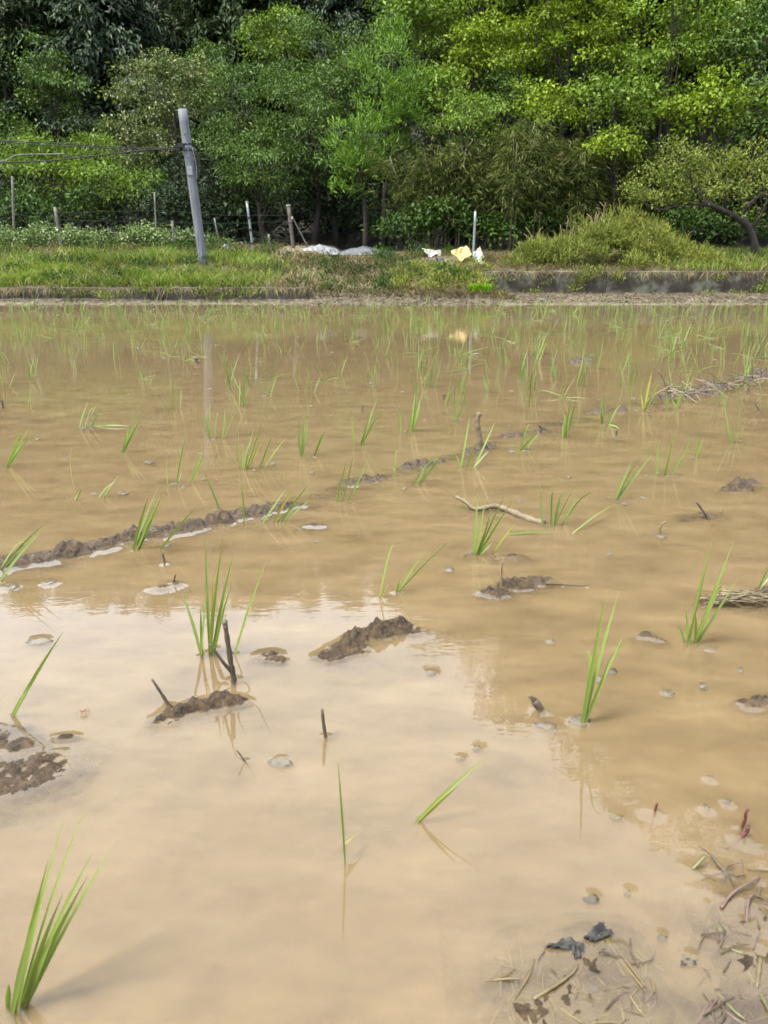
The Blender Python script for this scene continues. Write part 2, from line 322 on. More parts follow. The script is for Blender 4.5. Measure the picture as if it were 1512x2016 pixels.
# ------------------------------------------------------------------ mud that stands out of the water (heights are shared with the water sheet)
# blobs: photo x, photo y of the waterline centre, half width px, height m, depth/width ratio
CLODS = [
 ('mud_ridge', 'long crumbly ridge of wet mud running in from the left edge', 'mud', None,
  [(-30,1122,45,.035,.5),(30,1106,45,.035,.45),(85,1098,40,.03,.5),(140,1090,48,.075,.42),(195,1074,40,.035,.5),(232,1064,32,.03,.5),(262,1060,26,.06,.5),
   (310,1050,40,.04,.5),(345,1045,35,.045,.5),(385,1036,35,.04,.5),(432,1028,34,.075,.45),(470,1015,35,.04,.5),(505,1008,32,.04,.5),(545,1000,34,.035,.5),(580,995,24,.02,.5)], 7),
 ('mud_clod', 'low flat mud patch between the ridge and the pale sheeted one', 'mud', 'mud humps in line with the ridge', [(690,952,24,.014,.55),(722,946,26,.02,.5),(748,941,16,.012,.5)], 8),
 ('mud_clod', 'mud hump carrying a pale greenish scrap, beyond the ridge end', 'mud', 'mud humps in line with the ridge', [(806,920,20,.016,.5),(832,914,26,.022,.5),(862,908,14,.01,.5),(882,897,8,.008,.5)], 9),
 ('mud_clod', 'mud patch around the foot of the standing stick', 'mud', 'mud humps in line with the ridge', [(924,887,18,.016,.5),(945,884,18,.022,.5),(964,877,14,.016,.5)], 10),
 ('mud_clod', 'thin mud strip with twigs just past the standing stick', 'mud', 'mud humps in line with the ridge', [(995,859,14,.014,.4),(1018,856,16,.018,.4),(1068,848,16,.012,.4)], 11),
 ('mud_clod', 'double lump of dark crumbly mud alone in bright water', 'mud', None,
  [(655,1292,34,.024,.5),(690,1278,42,.045,.5),(700,1262,34,.05,.45),(745,1248,34,.06,.5),(778,1240,36,.062,.5),(815,1243,24,.012,.5)], 12),
 ('mud_clod', 'small round mud lump left of the double lump', 'mud', None, [(528,1293,24,.014,.5),(550,1302,15,.016,.6)], 13),
 ('mud_clod', 'elongated wet mud bar with a leaning twig, glinting rim', 'mud', None,
  [(322,1420,26,.015,.6),(352,1404,34,.028,.5),(390,1394,40,.032,.45),(430,1386,42,.032,.45),(466,1382,28,.018,.5)], 14),
 ('mud_clod', 'broad half drowned mud slab at the left edge', 'mud', None,
  [(-10,1540,80,.010,.5),(35,1528,70,.010,.5),(80,1512,55,.009,.5),(20,1470,48,.006,.4),(-20,1455,50,.007,.4),(128,1452,18,.006,.3)], 15),
 ('mud_clod', 'leafy mud heap with a pale root beside the tall seedling', 'mud', None, [(975,1166,30,.022,.5),(1010,1154,38,.034,.45),(1050,1146,32,.024,.45),(1078,1142,18,.012,.5)], 16),
 ('mud_clod', 'knobbly mud cake near the right edge with no stalks', 'mud', None, [(1436,962,14,.016,.5),(1458,958,24,.03,.5),(1478,952,16,.022,.5)], 17),
 ('mud_clod', 'mud and straw heap cut by the right edge', 'mud', None, [(1395,1184,16,.010,.5),(1430,1180,28,.016,.5),(1465,1178,34,.022,.5),(1500,1172,30,.022,.5)], 18),
 ('mud_clod', 'dark speckled mud scrap at the right edge', 'mud', None, [(1474,1386,24,.012,.5),(1505,1380,26,.018,.5)], 19),
 ('mud_clod', 'tiny mud islet with a twig under the ridge', 'mud', None, [(322,1156,14,.008,.6),(342,1150,14,.014,.5)], 20),
 ('mud_clod', 'dark lens of mud beside a floating curled leaf', 'mud', None, [(1275,1252,18,.012,.5),(1298,1258,12,.008,.5)], 21),
 ('mud_clod', 'slim mud lens below the bent blade', 'mud', None, [(990,1094,10,.006,.5),(1014,1096,24,.010,.4)], 22),
 ('mud_clod', 'pale mud lens right of the ridge tip', 'mud', None, [(620,1034,20,.009,.4)], 23),
 ('mud_clod', 'mud and twig patch in front of a dark leaning twig', 'mud', None, [(1352,1016,12,.006,.5),(1392,1014,26,.010,.4)], 24),
 ('mud_ridge', 'straw strewn mud ridge rising toward the right edge', 'mud', None,
  [(1310,782,14,.03,.6),(1340,776,24,.05,.6),(1375,772,26,.05,.6),(1402,764,22,.07,.6),(1430,760,18,.03,.6),(1462,746,18,.045,.6),(1490,741,20,.06,.6),(1520,736,24,.05,.6)], 25),
 ('mud_clod', 'low mud patch with broken stalks before the straw ridge', 'mud', None, [(1160,812,10,.02,.6),(1182,808,16,.02,.6),(1222,808,12,.03,.6)], 26),
 ('mud_clod', 'drowned grey mud bed under the tangle of straws', 'mud', None, [(1130,1960,110,.008,.5),(1190,1900,80,.008,.6),(1060,1990,90,.008,.5),(1225,1985,80,.007,.5)], 101),
 ('mud_clod', 'drowned grey mud under the pink stems', 'mud', None, [(1470,1800,70,.007,.5),(1490,1900,70,.008,.7),(1480,1980,60,.007,.6)], 102),
 ('mud_ridge', 'faint drowned ridge line linking the mud humps', 'mud', None, [(590,992,26,.006,.35),(625,975,30,.006,.35),(660,962,26,.006,.35),(772,934,26,.006,.35),(896,896,22,.006,.35),(975,870,18,.007,.35),(1040,850,24,.007,.35),(1095,832,34,.007,.35),(1130,822,26,.007,.35),(1200,806,22,.007,.35),(1265,794,26,.008,.35),(1295,786,20,.008,.35)], 103),
 ('mud_clod', 'small tufted mud bump amid the middle rows', 'mud', None, [(1135,712,14,.035,.7),(1155,708,14,.05,.7)], 27),
]
def clod_eval(blobs, seed, x, y):
    z = np.full(np.shape(x), -9.0)
    wob = .30*fbm(x*15, y*15, seed*31, 4); wob2 = .30*fbm(x*15, y*15, seed*37+5, 4)
    for cx, cy, r, h, k in blobs:
        dx = (x-cx)/r; dy = (y-cy)/(r*k)
        d2 = (dx+wob*1.3)**2 + (dy+wob2*1.3)**2
        z = np.maximum(z, h*(1-d2**.8))
    hm = max(b[3] for b in blobs); far = 1+.25*max(0, blobs[0][1]-2)
    fr = 1/far
    rid = 1-np.abs(fbm(x*38*fr, y*38*fr, seed*13+2, 4))*2.2
    f = np.clip(z/hm+.30, 0, 1)*min(1, hm/.02)
    z = z*(.55 if far < 1.15 else .8)*(1+.5*fbm(x*9*fr, y*9*fr, seed*5, 2)) + far*(.014*fbm(x*55*fr, y*55*fr, seed*11, 5) + .012*(rid-.62))*f
    return z - (.0042 if seed == 103 else .0025 if seed >= 100 else -.0026 if seed == 15 else 0)
clod_world = []
for name, label, cat, group, bl, seed in CLODS:
    wb = []
    for px, py, wpx, h, k in bl:
        p = wat(px, py); wb.append((p[0], p[1], wpx*psz(px, py, p[1]), h*1.0, k*1.9 if p[1] > 3 else k*1.5))
    clod_world.append((name, label, cat, group, wb, seed))
def build_clods():
    for name, label, cat, group, wb, seed in clod_world:
        A = np.array(wb); c0 = A[:, :2].mean(0)
        lo = (A[:, :2]-A[:, 2:3]*np.stack([np.ones(len(A)), A[:, 4]], -1)*2.0).min(0); hi = (A[:, :2]+A[:, 2:3]*np.stack([np.ones(len(A)), A[:, 4]], -1)*2.0).max(0)
        st = max(.0032, .0022*c0[1]*.9); st = max(st, math.sqrt((hi-lo).prod()/45000))
        xs = np.arange(lo[0], hi[0]+st, st); ys = np.arange(lo[1], hi[1]+st, st)
        X, Y = np.meshgrid(xs, ys); Z = clod_eval(wb, seed, X, Y)
        keep = Z > -.045
        V = np.stack([X, Y, np.maximum(Z, -.047)], -1).reshape(-1, 3)
        nx = len(xs); i = np.arange(len(ys)-1)[:, None]*nx + np.arange(nx-1)[None]
        F = np.stack([i, i+1, i+nx+1, i+nx], -1).reshape(-1, 4)
        kf = keep.reshape(-1)[F].any(1); F = F[kf]
        u, inv = np.unique(F, return_inverse=True)
        o = obj(name, V[u], inv.reshape(-1, 4), MUD, smooth=True, origin=(c0[0], c0[1], 0)); tag(o, label, cat, group)
    return
# things that pierce the water and pull a small rim of it up: (x, y, radius)
RIMS = []
def build_water():
    xs = np.concatenate([[-60, -30, -20], spread((-14, -4, .5), (-4, -1.6, .06), (-1.6, -.8, .012), (-.8, .8, .0055), (.8, 1.6, .012), (1.6, 4, .06), (4, 14, .5)), [20, 30, 60]])
    ys = np.concatenate([[-.72, -.3, 0, .3], spread((.45, .6, .02), (.6, 1.9, .0055), (1.9, 3.2, .014), (3.2, 6, .06), (6, 13.7, .25))])
    X, Y = np.meshgrid(xs, ys); Z = np.zeros_like(X)
    near = (Y < 3.3) & (np.abs(X) < 1.7) & (Y > .4)
    xn, yn = X[near], Y[near]; zn = np.zeros_like(xn)
    for name, label, cat, group, wb, seed in clod_world:
        A = np.array(wb)
        if A[:, 1].mean() > 2.9: continue
        m = (xn > A[:, 0].min()-.15) & (xn < A[:, 0].max()+.15) & (yn > A[:, 1].min()-.15) & (yn < A[:, 1].max()+.15)
        if m.any():
            h = clod_eval(wb, seed, xn[m], yn[m]); zn[m] = np.maximum(zn[m], .0030*np.exp(-np.clip(-h, 0, 9)/.0055))
    for x, y, r in RIMS:
        m = (np.abs(xn-x) < .06+r) & (np.abs(yn-y) < .06+r)
        if m.any():
            d = np.hypot(xn[m]-x, yn[m]-y); zn[m] = np.maximum(zn[m], .0022*np.exp(-np.clip(d-r, 0, 9)/.006))
    Z[near] = zn
    V, F = grid_mesh(xs, ys, lambda a, b: Z)
    w = obj('water', V, F, water_mat(), smooth=True); tag(w, 'still brown muddy paddy water mirroring trees and bright sky', kind='structure')
    for k, (z, op, sc) in enumerate([(-.0035, .20, 9), (-.008, .22, 6), (-.014, .24, 4.5), (-.022, .30, 6)]):
        V, F = grid_mesh(np.array([-59.5+k*.2, 59.5-k*.2]), np.array([-.7+k*.01, 13.6-k*.02]), lambda a, b: a*0 + z)
        s = obj('water_silt', V, F, silt_mat(op, sc)); tag(s, 'cloud of silt hanging in the paddy water', kind='structure')

# ------------------------------------------------------------------ field walls
def wall(name, label, secs, y, z0f, z1, mat, thick=.16, seed=1):
    t = thing(name, ((secs[0]+secs[-1])/2, y, 0), label, 'wall')
    for j in range(len(secs)-1):
        a, b = secs[j]+.006, secs[j+1]-.006
        n = max(4, int((b-a)/.12)); xs = np.linspace(a, b, n); zs = np.linspace(-.08, z1, 7)
        prof = [(y, z) for z in zs[:-1]] + [(y, z1-.015), (y+.015, z1), (y+thick-.015, z1), (y+thick, z1-.02), (y+thick, -.08)]
        prof = np.array(prof); m = len(prof)
        V = np.zeros((n, m, 3)); V[:, :, 0] = xs[:, None]; V[:, :, 1] = prof[None, :, 0]; V[:, :, 2] = prof[None, :, 1]
        V[:, :, 1] += .012*fbm(V[:, :, 0]*3, V[:, :, 2]*9, seed+j, 3) + .006*((j % 3)-1)
        V[:, :, 2] += np.where(prof[None, :, 1] > z1*.7, .014, 0)*fbm(V[:, :, 0]*2.2, V[:, :, 1]*2, seed+9+j, 3)
        i = np.arange(n-1)[:, None]*m + np.arange(m-1)[None]
        F = np.stack([i, i+m, i+m+1, i+1], -1).reshape(-1, 4)
        ends = [np.arange(m)[None], (np.arange(m)[::-1] + (n-1)*m)[None]]
        obj('wall_section', V.reshape(-1, 3), [F, np.concatenate(ends)], mat, t)
    return t
wall('concrete_wall', 'low dark concrete kerb wall below the lush green grass', [-14.0, -9.6, -6.9, -4.55, -2.5, XL], WL_Y-.05, 0, .255, CONC, seed=3)
wall('concrete_wall', 'taller lichen patched concrete wall below the weed mound', [XR, 4.3, 6.6, 9.0, 14.0], WR_Y-.05, 0, .495, CONC_G, .2, seed=21)
p = at(770, 566, 14.75)
wall('concrete_wall', 'short stub of concrete wall buried in dry weeds', [p[0]-.3, p[0]+.38], 14.7, 0, p[2]+.01, CONC, .2, seed=31)
build_clods()

# ------------------------------------------------------------------ foliage generators
def leaf_mesh(P, A, N, L, W, fold=.15, droop=.1):
    A = nrm(A); N = nrm(N - (N*A).sum(-1, keepdims=True)*A); Sd = np.cross(A, N)
    L = L[:, None]; W = W[:, None]
    mid = P + A*L*.45 + N*W*fold
    V = np.stack([P, mid+Sd*W*.5, P+A*L-N*L*droop, mid-Sd*W*.5], 1).reshape(-1, 3)
    F = np.arange(len(P)*4).reshape(-1, 4)
    return V, F
SPEC = {  # leaf length, width, spray sigma, leaves per spray, axis bias (outward, up), normal up bias, flatten
 'maple': dict(L=.105, W=.068, sg=.13, m=14, out=.5, up=-.35, nu=.8, flat=.58),
 'mid':   dict(L=.11, W=.055, sg=.14, m=15, out=.5, up=-.35, nu=.8, flat=.58),
 'feather': dict(L=.12, W=.038, sg=.15, m=19, out=.8, up=-.45, nu=.9, flat=.5),
 'cyp':   dict(L=.15, W=.034, sg=.10, m=18, out=.4, up=.8, nu=.2, flat=1.15),
 'dark':  dict(L=.12, W=.065, sg=.15, m=13, out=.5, up=-.3, nu=.8, flat=.58),
 'weed':  dict(L=.075, W=.022, sg=.06, m=12, out=.5, up=.7, nu=.3, flat=.9),
 'plum':  dict(L=.075, W=.034, sg=.10, m=10, out=.6, up=-.1, nu=.8, flat=.7),
 'shrub': dict(L=.095, W=.052, sg=.12, m=12, out=.5, up=-.2, nu=.8, flat=.85),
}
def crown_mesh(rng, blobs, sp, dens=1.0, lscale=1.0, lower=-.15):
    s = SPEC[sp]; PP, AA, NN = [], [], []
    for c, r in blobs:
        K = max(5, int(62*dens*r*r*(1.0 if r > .5 else 1.6)))
        d = rng.normal(size=(K*2, 3)); d = nrm(d); d = d[d[:, 2] > lower + .25*rng.random(len(d))][:K]
        rad = r*(.74+.30*rng.random(len(d)))
        p = c + d*rad[:, None]*np.array([1, 1, s['flat']])
        m = s['m']; K = len(d)
        off = rng.normal(size=(K, m, 3))*s['sg']*np.array([1, 1, .55])*lscale
        P = (p[:, None]+off).reshape(-1, 3); D = np.repeat(d, m, 0)
        A = D*s['out'] + rng.normal(size=P.shape)*.55 + np.array([0, 0, s['up']]) + nrm(off.reshape(-1, 3))*.5
        N = np.array([0, 0, s['nu']]) + D*.65 + rng.normal(size=P.shape)*.21
        PP.append(P); AA.append(A); NN.append(N)
    P = np.concatenate(PP); n = len(P); q = (.45+.95*rng.random(n)**1.3)*lscale
    return leaf_mesh(P, np.concatenate(AA), np.concatenate(NN), s['L']*q, s['W']*q)
def ell_blobs(rng, c, R, nb, br):
    i = np.arange(nb)+.5; ph = np.arccos(1-2*i/nb); th = math.pi*(1+5**.5)*i + rng.random()*6
    d = np.stack([np.cos(th)*np.sin(ph), np.sin(th)*np.sin(ph), np.cos(ph)], -1) + rng.normal(size=(nb, 3))*.16
    f = .58+.34*rng.random(nb)**.8; f[rng.random(nb) < .15] = 1.08
    keep = (rng.random(nb) > .08) & ((d[:, 2] > -.45) | (rng.random(nb) < .35))
    out = []
    for k in np.nonzero(keep)[0]:
        out.append((np.asarray(c)+d[k]*f[k]*np.asarray(R), br*(.6+.75*rng.random())))
    out.append((np.asarray(c), br*1.1))
    return out
def trunk_mesh(rng, base, blobs, r0, lean=0, limbs=9):
    mb = MB(); base = np.asarray(base, float); cs = np.array([b[0] for b in blobs]); top = cs.mean(0)+np.array([0, 0, .15*np.ptp(cs[:, 2])])
    t = np.linspace(0, 1, 8)[:, None]; P = base*(1-t)+top*t; P[:, :2] += (np.sin(t*3.1)*rng.normal(size=2)*.12*np.linalg.norm(top-base)*.5)
    P[0, 2] -= .2
    mb.tube(P, r0*(1.15-.95*t[:, 0]), 7)
    for k in rng.choice(len(cs), min(limbs, len(cs)), replace=False):
        j = int(np.clip(2+rng.integers(0, 5), 0, 6)); a = P[j]; b = cs[k]; u = np.linspace(0, 1, 5)[:, None]
        Q = a*(1-u)+b*u; Q[:, 2] += (np.sin(u[:, 0]*math.pi))*.12*np.linalg.norm(b-a)*rng.normal()
        mb.tube(Q, r0*.42*(1-.8*u[:, 0]), 5)
    return mb
TREE_N = 0
def tree(label, sp, mat, px, py, hw, hh, D, dens=1.0, lscale=1.0, seed=0, name='broadleaf_tree', group=None, depth=.85, nb=None, br=None, bark=BARK, cat='tree'):
    global TREE_N; TREE_N += 1
    rng = np.random.default_rng(1000+seed*7+TREE_N)
    c = at(px, py, D); m = psz(px, py, D); R = np.array([hw*m, hw*m*depth, hh*m])
    gm = (R[0]*R[1]*R[2])**(1/3); br = br or max(.45, min(1.0, gm*.32)); nb = nb or int(1.0*4*math.pi*gm*gm/(math.pi*br*br)*.75)
    blobs = ell_blobs(rng, c, np.maximum(R-br*.5, .3), nb, br)
    bx, by = c[0]+rng.normal()*.3, c[1]+.2; base = (bx, by, float(ground_h(bx, by)))
    t = thing(name, base, label, cat, group)
    V, F = crown_mesh(rng, blobs, sp, dens, lscale); obj('crown', V, F, mat, t)
    trunk_mesh(rng, base, blobs, .05+.035*gm).build('trunk', bark, t, True)
    return t
def tree_w(label, sp, mat, x, y, ztop, R, dens=.6, lscale=1.5, seed=0, group=None, name='broadleaf_tree'):
    rng = np.random.default_rng(500+seed); c = np.array([x, y, ztop-R[2]]); gm = (R[0]*R[1]*R[2])**(1/3); br = gm*.32
    blobs = ell_blobs(rng, c, np.asarray(R)-br*.5, int(14*1.15*1.0+22), br)
    base = (x, y, float(ground_h(x, y))); t = thing(name, base, label, 'tree', group)
    V, F = crown_mesh(rng, blobs, sp, dens, lscale); obj('crown', V, F, mat, t)
    trunk_mesh(rng, base, blobs, .10, limbs=12).build('trunk', BARK, t, True)
    return t
def conifer_parts(rng, H, Rb, mat, dens=1.0, bot=.12):
    """drooping layered conifer, base at origin"""
    PP, AA, NN = [], [], []; mb = MB()
    mb.tube([(0, 0, -.4), (0, 0, H*.5), (.05, 0, H*.96)], [.04*H*.6, .02*H*.6, .02], 7)
    z = H*bot
    while z < H*.98:
        f = 1-(z-H*bot)/(H*(1-bot)); nb = 6+int(3*f); ph = rng.random()*6
        for k in range(nb):
            a = ph+k*2*math.pi/nb+rng.normal()*.2; ln = Rb*(f**.75+.06)*(.75+.5*rng.random())
            nsp = max(4, int(11*ln*dens)); u = (rng.random(nsp)**.6)[:, None]
            ax = np.array([math.cos(a), math.sin(a), 0]); dr = -.28-.25*rng.random()
            P0 = ax*u*ln + np.array([0, 0, 1])*(z + .12*ln*np.sin(u*2.2) + dr*ln*u**2) + rng.normal(size=(nsp, 3))*np.array([.16, .16, .07])
            m = 9; off = rng.normal(size=(nsp, m, 3))*np.array([.17, .17, .09]); P = (P0[:, None]+off).reshape(-1, 3)
            A = ax*.7 + rng.normal(size=P.shape)*.5 + np.array([0, 0, -.45]); N = np.array([0, 0, 1.0]) + ax*.4 + rng.normal(size=P.shape)*.35
            PP.append(P); AA.append(A); NN.append(N)
        z += H*.034+.10
    P = np.concatenate(PP); n = len(P); q = .7+.6*rng.random(n)
    return leaf_mesh(P, np.concatenate(AA), np.concatenate(NN), .27*q, .085*q), mb

# ------------------------------------------------------------------ the wooded hillside
cedars = []
for k, (H, Rb, mat) in enumerate([(11, 2.6, L_CEDAR), (10, 3.0, L_CEDAR2), (12, 2.4, L_CEDAR)]):
    rng = np.random.default_rng(70+k); (V, F), mb = conifer_parts(rng, H, Rb, mat)
    cedars.append((mesh_data('crown', V, F, mat), mesh_data('trunk', np.concatenate(mb.v), [np.concatenate(f) for f in mb.f.values()], BARK), H))
def cedar(k, x, y, ztop, label, rz=0.0, group='conifers on the hill behind'):
    cr, trk, H = cedars[k]; zb = float(ground_h(x, y)); s = max(.5, (ztop-zb)/H)
    t = thing('cedar_tree', (x, y, zb), label, 'tree', group)
    for nm, me in (('crown', cr), ('trunk', trk)):
        o = link(nm, me, t); o['_o'] = [0, 0, 0]
    t.scale = (s, s, s); t.rotation_euler.z = rz
    return t
def az_xy(px, D): p = at(px, 100, D); return p[0], D
CED = [(-120, 36, 1, 17.0, 'mid green cedar cut by the upper left corner'), (60, 34, 1, 15.8, 'mid green cedar in the upper left corner'), (205, 33, 0, 15.8, 'blackish conifer with layered drooping boughs, upper left'),
       (330, 38, 2, 18.2, 'dark cedar behind the vine covered tree'), (455, 37, 1, 17.5, 'mid green cedar between the black conifer and the yellowish tree'), (575, 40, 2, 18.6, 'dark cedar above the yellowish treetop'),
       (680, 38, 0, 17.9, 'dark cedar rising over the big soft green tree'), (800, 37, 2, 17.4, 'dark conifer behind the bright green cypress'), (920, 36, 0, 17.6, 'dark conifer peeping over the maple like trees'),
       (130, 41, 2, 19.2, 'far dark cedar between two corner cedars'), (270, 42, 0, 19.6, 'far dark cedar behind the black conifer'), (400, 43, 2, 20.0, 'far dark cedar on the crest left of centre'),
       (520, 44, 0, 20.4, 'far dark cedar on the crest near the yellowish tree'), (640, 44, 2, 20.2, 'far dark cedar on the crest over the soft green tree'), (760, 43, 0, 20.0, 'far dark cedar on the crest above the cypress'),
       (-260, 38, 0, 17.6, 'dark cedar beyond the left edge, mirrored in the water'), (-20, 41, 0, 19.0, 'far dark cedar behind the upper left corner')]
for i, (px, D, k, zt, lb) in enumerate(CED):
    x, y = az_xy(px, D); cedar(k, x, y, zt, lb, i*1.3)

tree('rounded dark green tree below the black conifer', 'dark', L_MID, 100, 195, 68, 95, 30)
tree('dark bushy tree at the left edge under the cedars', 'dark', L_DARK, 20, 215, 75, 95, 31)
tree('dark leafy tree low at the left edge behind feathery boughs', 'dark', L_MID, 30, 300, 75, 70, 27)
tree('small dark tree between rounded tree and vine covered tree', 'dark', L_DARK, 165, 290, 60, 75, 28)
tree('grey green tree overgrown with vines and pale leaf backs', 'mid', L_VINE, 330, 205, 105, 115, 26, 1.25, .85)
tree('lower vine draped tree left of the leaning pole', 'mid', L_VINE, 250, 300, 90, 90, 24.5, 1.2, .85)
tree('feathery light green tree spreading at the left', 'feather', L_MAPLE, 95, 345, 120, 85, 22.3, 1.1)
tree('second feathery light green tree beside the vine draped one', 'feather', L_MAPLE, 220, 370, 90, 70, 21.8, 1.1)
tree('soft green tree directly behind the leaning pole', 'feather', L_MID, 470, 260, 95, 130, 23.5, 1.15)
tree('drooping soft green tree right of the pole', 'feather', L_MID, 520, 360, 85, 85, 22, 1.1)
tree('yellowish green treetop against the dark cedars', 'maple', L_MAPLE, 550, 95, 80, 90, 29, 1, .95)
tree('large soft green tree near the middle', 'mid', L_MID, 690, 150, 140, 140, 27, 1.1, .95)
tree('soft green tree overhanging the dark hollow', 'feather', L_MID, 605, 290, 92, 120, 22.8, 1.1)
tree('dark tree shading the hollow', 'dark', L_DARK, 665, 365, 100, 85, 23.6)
tree('bright green feathery cypress tree at the centre', 'cyp', L_CYP, 772, 235, 68, 150, 22, 1.2)
tree('lower bright green cypress bough over the hollow', 'cyp', L_CYP, 700, 330, 62, 90, 21.3, 1.1)
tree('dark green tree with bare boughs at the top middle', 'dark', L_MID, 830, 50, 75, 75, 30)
tree('yellow green tree with a pointed top, right of centre', 'maple', L_YEL, 955, 110, 85, 105, 24)
tree('leafy light green tree right of the cypress', 'maple', L_MAPLE, 855, 190, 65, 90, 22.5)
tree('pale soft tree crowning the bamboo thicket', 'mid', L_MAPLE, 935, 250, 90, 70, 20.6, 1.1, .8)
tree('yellow green tree high above the weed mound', 'maple', L_YEL, 1120, 70, 110, 115, 24)
tree('yellow green bush leaning over the bamboo', 'maple', L_YEL, 1090, 220, 85, 70, 21, 1, .9)
tree('light green tree hanging over the dark thicket', 'maple', L_MAPLE, 1210, 215, 80, 85, 20.4)
tree('light green bush with sagging sprays above the weed mound', 'maple', L_YEL, 1200, 300, 60, 42, 20.0, 1, .9)
tree('big pale green tree at the upper right', 'maple', L_MAPLE, 1330, 100, 120, 120, 22.5)
tree('glossy leaved tree cut by the right edge', 'maple', L_MID, 1485, 110, 110, 130, 21.5, 1, 1.1)
tree('light green tree drooping behind the plum tree', 'maple', L_YEL, 1390, 215, 100, 70, 20.2)
tree('shaded tree behind the plum tree at the right edge', 'dark', L_MID, 1500, 260, 80, 80, 20.5)

for k, (lb, px, py, hw, hh, D, mt) in enumerate([
 ('mid green tree filling the gap left of the pointed yellow tree', 880, 95, 70, 90, 27, L_MAPLE), ('soft green tree between the pointed tree and the high yellow tree', 1035, 130, 75, 95, 26, L_MAPLE), ('green tree low behind the leaning bush', 1010, 215, 70, 70, 23.5, L_MID),
 ('yellow green tree between the high tree and the pale tree', 1225, 105, 80, 95, 25, L_YEL), ('shaded green tree behind the hanging light green tree', 1160, 175, 75, 80, 24.5, L_MID), ('soft green tree below the big pale tree', 1310, 205, 70, 70, 23, L_MAPLE),
 ('green tree between the big pale and glossy trees', 1420, 95, 80, 100, 24.5, L_MAPLE), ('shaded green tree under the glossy leaved tree', 1450, 220, 70, 75, 23, L_MID), ('soft tree filling the canopy left of the bright cypress', 650, 230, 80, 95, 25.5, L_MID),
 ('soft green tree behind the pole top', 400, 170, 70, 85, 28, L_MID), ('dark tree between vine covered and soft green trees', 420, 330, 70, 80, 24.5, L_DARK)]):
    tree(lb, 'maple' if mt is not L_MID else 'mid', mt, px, py, hw, hh, D, .9, 1.0, 80+k)
R_TREES = [(5.0, 29, 26.5, 3.2), (9.5, 28, 29.5, 3.4), (13.5, 28, 31.5, 3.3), (17.5, 27, 33.5, 3.6), (22.5, 26.5, 34.5, 3.6), (27, 26, 36.5, 3.6), (31.5, 26, 37.5, 3.6), (36, 26, 37.0, 3.6)]
RL = ['tall tree behind the cypress, its top mirrored in the water', 'tall tree behind the pointed yellow green tree', 'tall tree behind the bamboo, mirrored as a notch of shade', 'tall tree behind the weed mound',
      'tall tree at the upper right behind pale leaves', 'tall tree past the upper right corner', 'tall tree beyond the right edge, mirrored at the lower right', 'last tall tree beyond the right edge']
for k, (az, D, el, r) in enumerate(R_TREES):
    x = D*math.tan(math.radians(az)); dist = D/math.cos(math.radians(az)); zt = CAM_H+dist*math.tan(math.radians(el))
    tree_w(RL[k], 'maple', [L_MAPLE, L_MID][k % 2], x, D, zt, (r, r, 6.0), .55, 1.5, k, 'tall trees on the steep right slope')

for i, (az, D, k, el, lb) in enumerate([(3, 35, 2, 24, 'dark cedar behind the tall trees, just right of the cypress'), (7, 36, 1, 26, 'mid green cedar behind the pointed yellow tree'), (11, 35, 0, 28, 'dark cedar behind the bamboo slope'), (14.5, 34, 2, 30, 'dark cedar high behind the weed mound'),
     (18, 34, 1, 31, 'mid green cedar high behind the pale green tree'), (21.5, 33, 0, 32, 'dark cedar high behind the plum tree'), (25, 33, 2, 33, 'dark cedar behind the glossy leaved tree'), (29, 33, 1, 34, 'mid green cedar past the right edge'), (33, 33, 0, 34, 'dark cedar far past the right edge')]):
    x = D*math.tan(math.radians(az)); cedar(k, x, D, CAM_H+D/math.cos(math.radians(az))*math.tan(math.radians(el)), lb, i*.9)
# ------------------------------------------------------------------ understory
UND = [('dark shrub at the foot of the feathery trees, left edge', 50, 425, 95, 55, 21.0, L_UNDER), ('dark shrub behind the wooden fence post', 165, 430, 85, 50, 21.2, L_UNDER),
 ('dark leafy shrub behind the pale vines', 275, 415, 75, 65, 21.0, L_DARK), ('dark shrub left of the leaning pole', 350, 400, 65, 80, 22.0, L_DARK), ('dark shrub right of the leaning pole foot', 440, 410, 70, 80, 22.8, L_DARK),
 ('dark shrub under the drooping tree', 500, 425, 60, 60, 23.2, L_DARK), ('shade darkened shrub deep in the hollow', 590, 440, 75, 62, 25.0, L_DARK), ('shade darkened shrub at the back of the hollow', 685, 442, 75, 62, 25.4, L_DARK),
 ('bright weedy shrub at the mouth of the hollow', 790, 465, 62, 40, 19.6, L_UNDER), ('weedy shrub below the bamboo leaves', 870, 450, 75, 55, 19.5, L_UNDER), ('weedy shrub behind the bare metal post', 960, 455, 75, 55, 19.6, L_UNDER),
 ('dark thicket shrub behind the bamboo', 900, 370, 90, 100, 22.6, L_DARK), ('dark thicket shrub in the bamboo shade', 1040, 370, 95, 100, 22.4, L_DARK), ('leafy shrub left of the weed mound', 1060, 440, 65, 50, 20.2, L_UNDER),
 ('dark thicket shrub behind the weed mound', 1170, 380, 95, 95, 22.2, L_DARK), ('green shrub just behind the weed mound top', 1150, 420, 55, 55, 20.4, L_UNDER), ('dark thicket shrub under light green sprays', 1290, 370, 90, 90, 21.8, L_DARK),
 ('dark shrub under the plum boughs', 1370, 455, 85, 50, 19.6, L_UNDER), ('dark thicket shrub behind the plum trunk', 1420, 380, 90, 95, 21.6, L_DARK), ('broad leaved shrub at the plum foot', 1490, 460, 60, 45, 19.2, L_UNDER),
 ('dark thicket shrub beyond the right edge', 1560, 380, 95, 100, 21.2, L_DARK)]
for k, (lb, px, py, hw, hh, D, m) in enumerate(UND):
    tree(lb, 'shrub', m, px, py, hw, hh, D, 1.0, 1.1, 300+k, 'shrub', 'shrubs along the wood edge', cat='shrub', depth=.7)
rng = np.random.default_rng(4)
